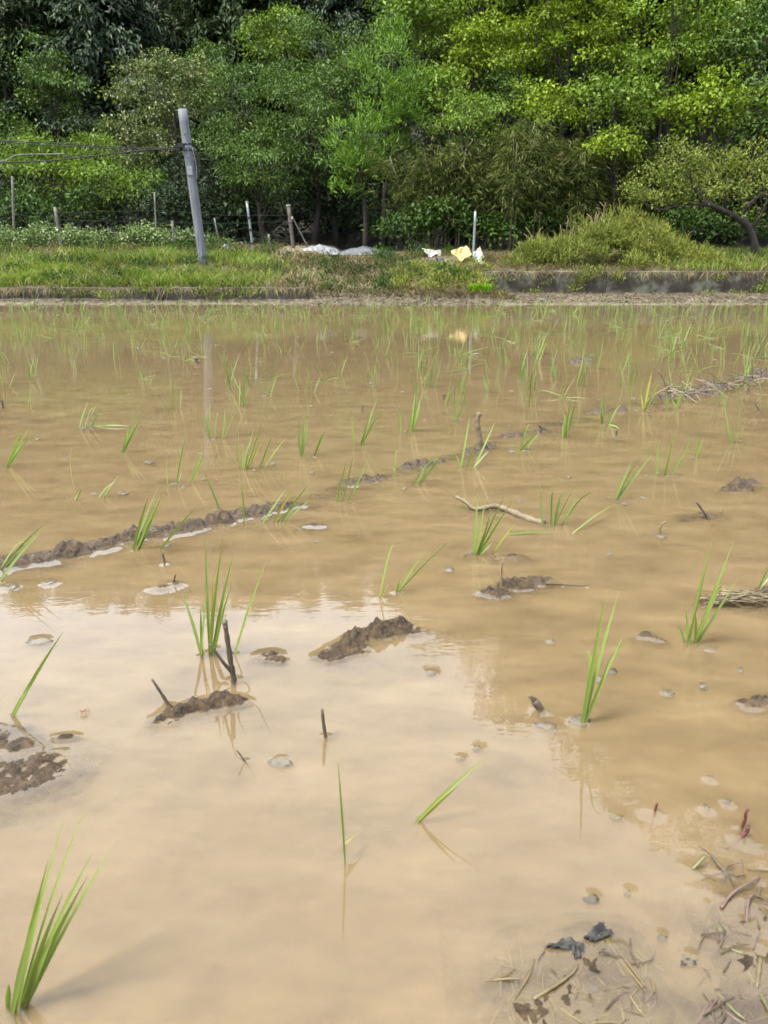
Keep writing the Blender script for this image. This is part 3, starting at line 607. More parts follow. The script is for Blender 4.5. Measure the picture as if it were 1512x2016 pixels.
bl = []
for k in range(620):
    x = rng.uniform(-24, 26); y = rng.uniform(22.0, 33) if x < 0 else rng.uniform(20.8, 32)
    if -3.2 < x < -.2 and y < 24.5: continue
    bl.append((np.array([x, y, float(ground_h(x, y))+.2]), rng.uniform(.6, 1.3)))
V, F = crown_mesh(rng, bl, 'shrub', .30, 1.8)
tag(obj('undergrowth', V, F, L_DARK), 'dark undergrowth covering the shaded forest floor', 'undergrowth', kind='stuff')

# bamboo thicket
def bamboo(label, px, D, ytop, seed):
    rng = np.random.default_rng(seed); c = at(px, 470, D); gz = float(ground_h(c[0], D)); H = at(px, ytop, D)[2]-gz
    t = thing('bamboo_clump', (c[0], D, gz), label, 'bamboo', 'bamboo clumps at the wood edge')
    PP, AA, NN = [], [], []
    for k in range(11):
        b = np.array([c[0]+rng.normal()*.42, D+rng.normal()*.3, gz-.1]); h = H*rng.uniform(.7, 1.08); ln = rng.normal(size=2)*.16
        u = np.linspace(0, 1, 7)[:, None]; P = b+u*np.array([0, 0, h]); P[:, :2] += (u**2.2)*ln*h*.9
        MB().tube(P, .021*(1.1-.7*u[:, 0]), 5).build('culm', CULM, t, True)
        n = 95; s = rng.random(n)**.75*.62+.40; i = np.interp(s, u[:, 0], np.arange(7)); lo = i.astype(int).clip(0, 5); f = (i-lo)[:, None]
        q = P[lo]*(1-f)+P[lo+1]*f; off = rng.normal(size=(n, 3))*np.array([.26, .2, .10]); m = 7
        q = np.repeat(q+off, m, 0)+rng.normal(size=(n*m, 3))*.05
        PP.append(q); AA.append(np.repeat(nrm(off), m, 0)*.6+rng.normal(size=q.shape)*.4+np.array([0, 0, -.35])); NN.append(rng.normal(size=q.shape)*.6+np.array([0, -.5, .5]))
    P = np.concatenate(PP); n = len(P); q = rng.uniform(.7, 1.25, n)
    V, F = leaf_mesh(P, np.concatenate(AA), np.concatenate(NN), .17*q, .023*q); obj('foliage', V, F, L_BAMB, t)
for k, (lb, px, D, yt) in enumerate([('bamboo clump nearest the bright cypress', 845, 20.3, 290), ('bamboo clump with yellowed leaves, second from the cypress', 905, 20.0, 265), ('bamboo clump behind the bare metal post', 965, 20.2, 250),
     ('bamboo clump right of the metal post', 1025, 20.0, 255), ('bamboo clump left of the weed mound', 1085, 20.3, 270), ('dark bamboo clump behind the weed mound', 1150, 20.9, 280), ('bamboo clump under the light green sprays', 1225, 21.0, 290),
     ('thin bamboo clump behind the plum boughs', 1300, 21.0, 300)]):
    bamboo(lb, px, D, yt, 900+k)

# plum tree
rng = np.random.default_rng(12); DP = 17.8
base = at(1489, 503, DP); base[2] = float(ground_h(base[0], DP))
pt = thing('plum_tree', base, 'small plum tree with a crooked dark trunk at the right edge', 'tree')
def path(pts, D): return np.array([at(a, b, D+(c[0] if c else 0)) for a, b, *c in pts])
tr = path([(1489, 505), (1485, 480), (1480, 460), (1470, 441), (1446, 425), (1409, 408), (1380, 394)], DP); tr[0] = base-np.array([0, 0, .1])
MB().tube(tr, [.10, .085, .075, .075, .06, .055, .04], 8).build('trunk', BARK, pt, True)
for pts, r in (([(1380, 394), (1368, 372), (1360, 355), (1345, 335)], .05), ([(1400, 405), (1362, 400), (1325, 407), (1298, 415), (1270, 400)], .045), ([(1456, 427), (1475, 402), (1495, 386), (1520, 375)], .055),
               ([(1478, 455), (1500, 420), (1512, 390)], .05), ([(1325, 407), (1300, 390), (1270, 372)], .03), ([(1430, 418), (1425, 385), (1435, 355)], .035)):
    P = path(pts, DP); n = len(P); br_ = MB().tube(P, np.linspace(r, r*.35, n), 6).build('branch', BARK, pt, True)
    for q in range(4):
        k_ = int(rng.integers(1, n)); d_ = np.array([rng.normal()*.5, rng.normal()*.3, abs(rng.normal())*.5+.15]); d_ = nrm(d_)*rng.uniform(.25, .6)
        MB().tube([P[k_], P[k_]+d_*.5+rng.normal(size=3)*.04, P[k_]+d_], [r*.35, r*.25, r*.1], 5).build('twig', BARK, br_, True)
bl = []
for a, b, r in [(1340, 345, 42), (1300, 360, 36), (1262, 368, 26), (1235, 372, 18), (1385, 330, 36), (1352, 312, 30), (1330, 300, 20), (1420, 360, 30), (1450, 335, 34), (1490, 330, 40), (1505, 302, 26), (1285, 388, 22), (1310, 398, 18), (1460, 385, 22), (1405, 385, 22), (1500, 365, 30), (1360, 370, 26), (1535, 340, 40), (1440, 310, 18), (1330, 378, 30), (1395, 352, 34), (1440, 372, 34), (1475, 362, 34), (1420, 332, 30), (1470, 405, 22), (1345, 395, 20), (1250, 385, 18), (1300, 335, 26)]:
    for q in range(5): bl.append((at(a+rng.normal()*r*.55, b+rng.normal()*r*.5, DP+rng.normal()*.5), r*psz(a, b, DP)*rng.uniform(.3, .6)))
V, F = crown_mesh(rng, bl, 'plum', 2.3, .95); obj('crown', V, F, L_OLIVE, pt)

def blade_mesh(P, H, W, lean, rng):
    n = len(P); th = rng.uniform(0, 2*math.pi, n); sd = np.stack([np.cos(th), np.sin(th), 0*th], -1)*W[:, None]*.5
    up = np.array([0, 0, 1.0])
    mid = P+up*H[:, None]*.6+lean*H[:, None]*.35; tip = P+up*H[:, None]*.92+lean*H[:, None]*1.0
    V = np.stack([P-sd, P+sd, mid+sd*.8, mid-sd*.8, tip], 1).reshape(-1, 3); o = np.arange(n)[:, None]*5
    return V, [o+np.array([[0, 1, 2, 3]]), o+np.array([[3, 2, 4]])]
# weed mound
rng = np.random.default_rng(13); DM = 17.3
c = at(1205, 510, DM); gz = float(ground_h(c[0], DM)); wm = thing('weed_mound', (c[0], DM, gz), 'yellow green mound of weeds on top of the lichen wall', 'weeds')
bl = []
for k in range(150):
    a = rng.uniform(1005, 1415); top = np.interp(a, [1000, 1030, 1090, 1140, 1185, 1215, 1260, 1310, 1350, 1420], [505, 492, 470, 452, 425, 418, 432, 462, 490, 512])
    b = top + 14 + (520-top)*rng.random()*.9; Y = DM + rng.normal()*.3 + (top+14-b)*.008
    bl.append((at(a, b+rng.normal()*9, Y), rng.uniform(.13, .30)))
for m_, sel in ((L_WEED, lambda a: a > 5.0), (L_OLIVE, lambda a: a <= 5.0)):
    q = [b for b in bl if sel(b[0][0]*1.0 + rng.normal()*.35)]
    V, F = crown_mesh(rng, q, 'weed', 4.2, 1.0); obj('foliage', V, F, m_, wm)
n = 2600; ii = rng.integers(0, len(bl), n); dv = nrm(rng.normal(size=(n, 3))); dv[:, 2] = np.abs(dv[:, 2]); P = np.array([bl[i][0] for i in ii])+dv*np.array([bl[i][1] for i in ii])[:, None]
V, F = blade_mesh(P, rng.uniform(.10, .30, n), np.full(n, .012), rng.normal(size=(n, 3))*np.array([.35, .35, 0]), rng); tag(obj('grass_stems', V, F, L_WEED, wm), kind='stuff')
for k in range(26):
    a = rng.choice([rng.uniform(1040, 1200), rng.uniform(1300, 1400)], p=[.8, .2]); top = np.interp(a, [1000, 1090, 1140, 1190, 1215, 1310, 1420], [500, 470, 455, 425, 418, 470, 515])
    P0 = at(a, top+35, DM); hgt = rng.uniform(.35, .8); ln = rng.normal(size=2)*.18+np.array([-.12, 0]); u = np.linspace(0, 1, 6)[:, None]
    P = P0+u*np.array([0, 0, hgt]); P[:, :2] += u**2*ln; P[:, 2] -= (u[:, 0]**4)*.08
    MB().tube(P, [.007, .007, .006, .006, .014, .004], 5).build('dry_stalk', G_STRAW, wm, True)

# ------------------------------------------------------------------ grass and weeds on the bank
def scatter(n, xr, yr, rng, dens=None):
    x = rng.uniform(*xr, n); y = rng.uniform(*yr, n)
    if dens is not None:
        k = rng.random(n) < dens(x, y); x, y = x[k], y[k]
    return np.stack([x, y, ground_h(x, y)-.01], -1)
def grass(name, label, P, H, W, lean, mat, rng, flat=1.0):
    n = len(P); h = H*(.5+.8*rng.random(n)); l = rng.normal(size=(n, 3))*lean*np.array([1, 1, .15])
    V, F = blade_mesh(P, h, W*(.6+.8*rng.random(n)), l, rng)
    if flat != 1.0:
        z0 = np.repeat(P[:, 2], 5); V[:, 2] = z0+(V[:, 2]-z0)*flat+.006
    return tag(obj(name, V, F, mat), label, 'grass', kind='stuff')
rng = np.random.default_rng(21)
lush = lambda x, y: np.where((np.abs(x+3.68) < .4) & (y > 15.3) & (y < 16.2), .08, 1)*np.clip(1.05-sm(x, -3.6, -1.5)-.9*sm(y+.5*fbm(x*.5, y*.5, 2, 2), 16.1, 17.2), 0, 1)*np.clip(.45+1.5*fbm(x*.9, y*1.2, 33, 3), .06, 1)
P = scatter(64000, (-10.5, -1.0), (14.12, 17.6), rng, lush)
grass('grass', 'lush bright green grass on the bank above the low wall', P, .22, .014, .55, G_GREEN, rng)
P = scatter(9000, (4.8, 11), (15.85, 19), rng, lambda x, y: sm(x, 5.0, 6.5)); grass('grass', 'green grass on the bank around the plum tree', P, .20, .014, .5, G_GREEN, rng)
dryd = lambda x, y: np.where((np.abs(x+3.68) < .4) & (y > 15.3) & (y < 16.2), .3, 1)*np.where(((x > .7) & (x < 2.3) & (y > 15.9) & (y < 17.3)) | ((x > -2.3) & (x < .4) & (y > 17.1) & (y < 18.8)), .12, 1)*np.clip(1.0-.85*lush(x, y), .05, 1)*(.45+.9*np.clip(fbm(x*1.1, y*1.1, 41, 3)+.3, 0, 1))
P = scatter(52000, (-10.5, 2.3), (14.0, 18.8), rng, dryd)
grass('mown_weeds', 'mown drying weeds over the middle of the bank', P, .15, .014, 1.1, G_DRY, rng, .75)
P = scatter(14000, (1.8, 10.5), (15.75, 18.8), rng); grass('mown_weeds', 'drying weeds along the top of the lichen wall', P, .16, .013, 1.1, G_DRY, rng, .75)
P = scatter(42000, (-10, 11), (13.15, 15.65), rng, lambda x, y: np.where(x < XL, (y < 13.95)*.45, np.where(x < XR, (y < 14.6)*.9, .8*sm(y, 13.2, 13.7))))
grass('straw_litter', 'chopped straw and clods strewn on the muddy far shore', P, .10, .014, 1.5, G_STRAW, rng, .34)
bl = []
for k in range(150):
    x = rng.uniform(-9, 2.0); y = rng.uniform(14.3, 18.3)
    if rng.random() < lush(np.array(x), np.array(y))*.9 or (.7 < x < 2.3 and 15.9 < y < 17.3) or (-2.3 < x < .4 and y > 17.1): continue
    bl.append((np.array([x, y, float(ground_h(x, y))+.02]), rng.uniform(.10, .26)))
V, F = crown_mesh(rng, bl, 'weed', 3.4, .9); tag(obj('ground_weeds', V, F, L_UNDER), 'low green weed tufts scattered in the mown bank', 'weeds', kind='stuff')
bl = []
for k in range(60):
    a = rng.uniform(780, 955); b = rng.uniform(530, 572); Y = 16.6-(b-520)*.042; p = at(a, b, Y); p[2] = float(ground_h(p[0], Y))+.03; bl.append((p, rng.uniform(.08, .18)))
V, F = crown_mesh(rng, bl, 'weed', 4, .9); tag(obj('ground_weeds', V, F, L_WEED), 'yellow green weeds below the tarpaulin scraps', 'weeds', kind='stuff')
bl = []
for k in range(84):
    x = rng.uniform(-9.5, XL) if k % 5 < 2 else rng.uniform(XR+.05, 10); lo = x < 0
    zt = .25 if lo else .49; z = rng.uniform(.0, zt+.03)
    if not lo and 4.2 < x < 6.2 and rng.random() < .75: continue
    bl.append((np.array([x, (WL_Y if lo else WR_Y)-.12-.12*(1-z/zt), z]), rng.uniform(.06, .15)))
V, F = crown_mesh(rng, bl, 'weed', 5, .8); tag(obj('wall_weeds', V, F, L_OLIVE), 'small weeds rooted along the faces of the field walls', 'weeds', kind='stuff')
n = 1500; x = np.where(rng.random(n) < .6, rng.uniform(-9.5, XL, n), rng.uniform(XR, 10, n)); lo = x < 0; P = np.stack([x, np.where(lo, WL_Y-.07, WR_Y-.07), np.where(lo, .26, .50)], -1)
P[:, 1] -= rng.random(n)*.05; dn = rng.uniform(.05, .24, n); A = np.stack([rng.normal(size=n)*.6, -.35-.3*rng.random(n), -1+0*x], -1)
V, F = leaf_mesh(P, A, np.tile([0, -1., .3], (n, 1))+rng.normal(size=(n, 3))*.3, dn, np.full(n, .014), .1, .1); tag(obj('hanging_straw', V, F, G_DRY), 'dry stems hanging over the field walls', 'straw', kind='stuff')
# pale leaved vines along the old fence
bl = []
for k in range(170):
    a = rng.uniform(-20, 450)*1.0; top = np.interp(a, [-20, 60, 110, 160, 220, 290, 360, 440, 470], [448, 452, 440, 462, 452, 448, 455, 470, 478])+rng.normal()*4
    b = top+6+(488-top)*rng.random(); bl.append((at(a, b, 18.6+rng.normal()*.35), rng.uniform(.09, .18)))
V, F = crown_mesh(rng, bl, 'shrub', 5.0, .75); tag(obj('creeping_vines', V, F, L_PALE), 'tangle of pale leaved vines along the old wire fence', 'vines', kind='stuff')

# ------------------------------------------------------------------ pole, cables, posts
DPo = 16.0
pb = at(402, 524, DPo); ptop = at(359, 215, DPo); gb = pb.copy(); gb[2] = float(ground_h(pb[0], DPo))-.15
up = thing('utility_pole', (pb[0], DPo, gb[2]+.15), 'grey concrete utility pole leaning to the left on the grassy bank', 'pole')
u = np.linspace(0, 1, 14)[:, None]; P = gb*(1-u)+ptop*u; MB().tube(P, .088-.002*u[:, 0], 20).build('shaft', POLE, up, True)
ax = nrm(ptop-gb); 
def on_pole(py):
    f = (py-524)/(215-524); q = pb*(1-f)+ptop*f; return q, .088-.002*f
for py in (281, 287, 293):
    q, r = on_pole(py); cb_ = MB().tube([q-ax*.012, q+ax*.012], r+.008, 20).build('clamp_band', BLACKC if py != 287 else GALV, up)
    MB().tube([q+[.03, -r-.03, 0], q+[.03, -r+.01, 0]], .010, 6).build('bolt', GALV, cb_)
q, r = on_pole(330); MB().box(q+[-.05, -r-.012, -.10], q+[.05, -r+.01, .06]).build('number_plate', GALV, up)
for py in (262, 305):
    q, r = on_pole(py); MB().tube([q+[-.01, -r-.03, 0], q+[-.01, -r+.02, 0]], .012, 6).build('bolt', GALV, up)
q, r = on_pole(284); MB().box(q+[-.16, -.13, -.035], q+[-.05, -.06, .03]).build('cable_bracket', BLACKC, up)
q1, _ = on_pole(288); q2, r2 = on_pole(352)
for dx, sag, m in ((.0, .10, BLACKC), (.03, .17, BLACKC), (-.02, .05, GREYC)):
    uu = np.linspace(0, 1, 12)[:, None]; Q = q1*(1-uu)+q2*uu; Q[:, 0] += r2+.02+np.sin(uu[:, 0]*math.pi)*sag*.5+dx*.3; Q[:, 1] -= .06
    MB().tube(Q, .008, 5).build('cable_loop', m, up, True)
uu = np.linspace(0, 1, 10)[:, None]; Q = q1*(1-uu)+(q1+np.array([.05, 0, -.62]))*uu; Q[:, 0] += -r2-.06-.07*np.sin(uu[:, 0]*math.pi*1.2)+.1*uu[:, 0]; Q[:, 1] -= .05
MB().tube(Q, .008, 5).build('cable_loop', BLACKC, up, True)
def cable(label, pts, D0, D1, r, mat, name='cable', cat='cable', group='cables strung from the leaning pole'):
    n = len(pts); P = np.array([at(a, b, D0+(D1-D0)*k/(n-1)) for k, (a, b) in enumerate(pts)])
    s = np.linspace(0, n-1, n*6); i = s.astype(int).clip(0, n-2); f = (s-i)[:, None]; m0 = np.gradient(P, axis=0)
    h = f*f*(3-2*f); Q = P[i]*(1-3*f*f+2*f**3)+m0[i]*(f-2*f*f+f**3)+P[i+1]*(3*f*f-2*f**3)+m0[i+1]*(f**3-f*f)
    return tag(MB().tube(Q, r, 6).build(name, mat, None, True, origin=P[0]), label, cat, group)
cable('upper black cable running left from the pole clamp', [(358, 290), (270, 291), (180, 287), (90, 281), (0, 277), (-120, 268)], 15.9, 15.2, .009, BLACKC)
cable('thin black cable twined just under the upper one', [(356, 293), (270, 294), (180, 290), (90, 286), (0, 279), (-120, 270)], 15.85, 15.15, .008, BLACKC)
cable('lower black cable sagging away from the pole', [(352, 289), (300, 294), (240, 301), (160, 310), (90, 317), (0, 320), (-120, 322)], 15.9, 15.1, .012, BLACKC)
cable('loose grey cable end curling above the lower cable', [(-60, 330), (0, 318), (14, 314), (30, 306), (60, 303.5), (100, 303.5), (124, 302.5), (131, 309)], 15.3, 15.5, .008, GREYC)
cable('dark stay wire slanting down behind the pole', [(386, 300), (405, 347), (428, 397), (447, 432), (477, 486)], 16.6, 17.6, .008, BLACKC, 'stay_wire', 'wire', None)
def post(label, b, t, D, r, mat, extra=None, k=8, name='fence_post'):
    p0 = at(*b, D); p1 = at(*t, D); a = nrm(p1-p0); g = float(ground_h(p0[0], D)); f = max(0, (p0[2]-g)+.15)/max(a[2], .3)
    root = thing(name, (p0[0], D, g), label, 'post', 'old fence posts on the bank')
    n = 6; u = np.linspace(0, 1, n)[:, None]; q0 = p0-a*f; P = q0*(1-u)+p1*u
    r *= .78; MB().tube(P, r*(1.05-.1*u[:, 0]), k).build('shaft', mat, root, True)
    if extra == 'clips':
        for s in (.25, .5, .72):
            c = p0*(1-s)+p1*s; MB().tube([c-a*.02, c+a*.02], r+.014, 8).build('clip', BLACKC, root)
        MB().tube([p1, p1+a*.015], r+.004, 8).build('cap', TARPW, root)
    if extra == 'knob':
        MB().tube([p1, p1+a*.02], r+.008, 8).build('cap', TARPW, root)
        c = p0*.3+p1*.7; MB().tube([c+[0.05, -.03, 0], c+[.05, -.03, .05]], .02, 6).build('insulator', TARPW, root)
        c = p0*.35+p1*.65; MB().tube([c-a*.01, c+a*.01], r+.012, 8).build('wire_wrap', GREYC, root)
    return root
post('tall thin grey post at the far left', (28, 472), (24, 347), 18.5, .034, GREYP)
post('tan wooden post leaning left among pale vines', (120, 482), (108, 408), 18.2, .045, GREYP)
post('slim grey rod standing left of the leaning pole', (309, 489), (304, 378), 18.4, .022, GREYP)
post('short tan post close left of the leaning pole', (344, 488), (339, 435), 18.2, .036, GREYP)
post('thin grey stake just right of the leaning pole', (433, 487), (422, 429), 18.3, .022, GREYP)
post('pale galvanised pipe post with dark clips', (500, 506), (486, 398), 17.2, .034, GALV, 'clips')
post('thick dark wooden post with a white cap', (578, 492), (568, 405), 17.9, .052, WOODP, 'knob')
post('slanting wooden brace against the thick dark post', (608, 490), (574, 425), 17.9, .022, WOODP)
post('short stub post between pipe and wooden post', (531, 489), (529, 461), 18.2, .034, GREYP)
post('bare galvanised pipe standing beside the tarpaulin scraps', (931, 520), (936, 416), 16.9, .034, GALV, None)
FW = 'rusty wires of the old fence'
for lb, pts in (('top fence wire meeting the thick wooden post', [(24, 400), (108, 418), (304, 415), (430, 423), (569, 424)]), ('second fence wire, slack between the posts', [(24, 420), (108, 432), (304, 437), (430, 440), (570, 436)]),
     ('third fence wire sagging toward the pipe post', [(304, 452), (340, 452), (425, 458), (490, 447)]), ('slanting fence wire from the wooden post to the stub', [(571, 428), (548, 448), (531, 468)]),
     ('slanting fence wire from the wooden post to the pipe foot', [(571, 432), (540, 452), (505, 478), (497, 486)]), ('low fence wire running behind the stub post', [(425, 476), (490, 470), (576, 474)])):
    cable(lb, pts, 18.2, 17.9, .0035, BLACKC, 'fence_wire', 'wire', FW)

# ------------------------------------------------------------------ sheets and scraps on the bank
def dome(name, label, px0, px1, pyb, pyt, D, depth, mat, seed, cat='sheet'):
    a = at(px0, pyb, D); b = at(px1, pyb, D); h = at((px0+px1)/2, pyt, D)[2]-a[2]; n, m = 34, 16
    X, T = np.meshgrid(np.linspace(0, 1, n), np.linspace(0, 1, m)); x = a[0]+(b[0]-a[0])*X; y = D+depth*(T-.25)
    e = np.clip(np.sin(X*math.pi), 0, 1)**.55*np.clip(np.sin(np.clip(T, 0, 1)*math.pi), 0, 1)**.6
    z = ground_h(x, y)*.0+a[2]-.05+e*(h+.05)*(1+.45*fbm(X*4, T*3, seed, 4)) + .02*np.abs(fbm(X*14, T*8, seed+3, 2))
    y = y+.05*fbm(X*6, T*5, seed+7, 2); V = np.stack([x, y, z], -1).reshape(-1, 3); i = np.arange(m-1)[:, None]*n+np.arange(n-1)[None]
    F = np.stack([i, i+1, i+n+1, i+n], -1).reshape(-1, 4)
    return tag(obj(name, V, F, mat, smooth=True, origin=((a[0]+b[0])/2, D, a[2]-.05)), label, cat)
dome('plastic_sheet', 'crumpled white plastic sheet on the bank crest', 582, 672, 497, 484, 17.7, .7, SHEETW, 3)
dome('plastic_sheet', 'greyish clear plastic sheet trailing right of the white one', 664, 772, 498, 487, 17.9, .7, SHEETG, 5)
dome('white_bag', 'small white lump of plastic beside the leaning pole', 432, 456, 492, 482, 17.7, .3, SHEETW, 8, 'bag')
def scrap(name, label, mat, corners, bulge=.0, seed=0, cat='scrap', th=.012):
    C = [at(*c) for c in corners]; n = 15; U, W = np.meshgrid(np.linspace(0, 1, n), np.linspace(0, 1, n)); U = U[..., None]; W = W[..., None]
    P = (C[0]*(1-U)+C[1]*U)*(1-W)+(C[3]*(1-U)+C[2]*U)*W; nr = nrm(np.cross(C[1]-C[0], C[3]-C[0]))
    P = P+nr*(bulge*np.sin(U*math.pi)*np.sin(W*math.pi)+.06*fbm(U*2.5+seed, W*2.5, seed, 3)+.02*np.abs(fbm(U*7, W*7, seed+4, 2))); P = P.reshape(-1, 3); V = np.concatenate([P, P+nr*th])
    i = np.arange(n-1)[:, None]*n+np.arange(n-1)[None]; F = np.stack([i, i+1, i+n+1, i+n], -1).reshape(-1, 4)
    ring = np.concatenate([np.arange(n), np.arange(n-1)*n+2*n-1, np.arange(n*n-2, n*n-n-1, -1), np.arange(n*n-2*n, 0, -n)])
    r2 = np.roll(ring, -1); sd = np.stack([ring, r2, r2+n*n, ring+n*n], -1)
    return tag(obj(name, V, np.concatenate([F[:, ::-1], F+n*n, sd]), mat, smooth=False, origin=P.mean(0)), label, cat, 'discarded sheets on the bank')
scrap('board_scrap', 'white curled board scrap left of the yellow tarpaulin', TARPW, [(831, 489, 16.8), (868, 493, 17.2), (869, 500, 16.9), (846, 503, 16.5)], .04, 1)
scrap('tarpaulin_scrap', 'creased yellow tarpaulin peaking among the weeds', TARPY, [(888, 494, 16.7), (917, 484, 17.0), (930, 500, 16.9), (908, 515, 16.2)], .07, 2, 'tarpaulin')
scrap('board_scrap', 'small cream pointed scrap behind the pipe post', TARPW, [(932, 497, 17.1), (945, 486, 17.2), (953, 505, 17.1), (940, 505, 16.9)], .03, 3)
scrap('plastic_scrap', 'pale blue plastic flap at the pipe post foot', TARPB, [(933, 495, 16.8), (941, 499, 16.9), (956, 520, 16.4), (930, 522, 16.3)], .05, 4, 'plastic')
scrap('plastic_scrap', 'black plastic scrap under the white board', TARPK, [(850, 512, 16.5), (874, 508, 16.6), (876, 516, 16.3), (852, 518, 16.2)], .04, 5, 'plastic')
scrap('plastic_scrap', 'black plastic strip below the blue flap', TARPK, [(918, 519, 16.4), (945, 518, 16.3), (946, 525, 16.1), (919, 526, 16.1)], .03, 6, 'plastic')
# rice seedlings waiting on the bank
rng = np.random.default_rng(31); DT = 14.25
a = at(924, 577, DT); b = at(968, 577, DT); z0 = a[2]; h = at(945, 561, DT)[2]-z0
sm_ = thing('seedling_mat', ((a[0]+b[0])/2, DT+.1, z0), 'bright green block of rice seedlings beside the wall end', 'seedlings')
MB().box((a[0], DT, z0-.06), (b[0], DT+.26, z0+.02)).build('soil_block', MUD, sm_)
h *= 1.12; n = 2600; P = np.stack([rng.uniform(a[0]+.005, b[0]-.005, n), rng.uniform(DT+.005, DT+.255, n), np.full(n, z0+.015)], -1)
V, F = blade_mesh(P, np.full(n, h)*rng.uniform(.82, 1.04, n), np.full(n, .008), rng.normal(size=(n, 3))*np.array([.12, .12, .0]), rng); tag(obj('shoots', V, F, MAT_SHOOT, sm_), kind='stuff')
# ------------------------------------------------------------------ rice seedlings
def blade(base, tip, w, rng, bow=None, seg=7, zsub=.03):
    base = np.asarray(base, float); tip = np.asarray(tip, float); ln = np.linalg.norm(tip-base)
    u = np.linspace(0, 1, seg)[:, None]; P = base*(1-u)+tip*u
    side = np.cross(tip-base, [0, 0, 1.0]); side = side/max(np.linalg.norm(side), 1e-6)
    b = rng.normal()*.035 if bow is None else bow
    P = P+np.sin(u*math.pi)*side*ln*b*.6; P[:, 2] += np.sin(u[:, 0]*math.pi)*ln*.03
    if rng.random() < .16 and tip[2]-base[2] > .05: P[:, 2] -= u[:, 0]**4*(tip[2]-base[2])*rng.uniform(.15, .4); P += u**4*side*ln*rng.normal()*.12
    d0 = nrm(P[1]-P[0]); P = np.concatenate([[P[0]-np.array([d0[0]*.3, d0[1]*.3, 1])*zsub], P]); n = len(P)
    T = nrm(np.gradient(P, axis=0)); a = rng.uniform(-.9, .9); ref = np.array([math.sin(a), math.cos(a)*-1.0, .35])
    Sd = nrm(np.cross(T, ref)); Nn = np.cross(Sd, T)
    s = np.concatenate([[0], u[:, 0]]); wd = (w*(.75+.5*np.sin(np.clip(s*1.3, 0, 1)*math.pi*.6))*np.clip(1-s**2.0, .03, 1))[:, None]*.5
    V = np.stack([P-Sd*wd+Nn*wd*.35, P, P+Sd*wd+Nn*wd*.35], 1).reshape(-1, 3); i = np.arange(n-1)[:, None]*3
    return V, np.concatenate([i+np.array([[0, 1, 4, 3]]), i+np.array([[1, 2, 5, 4]])])
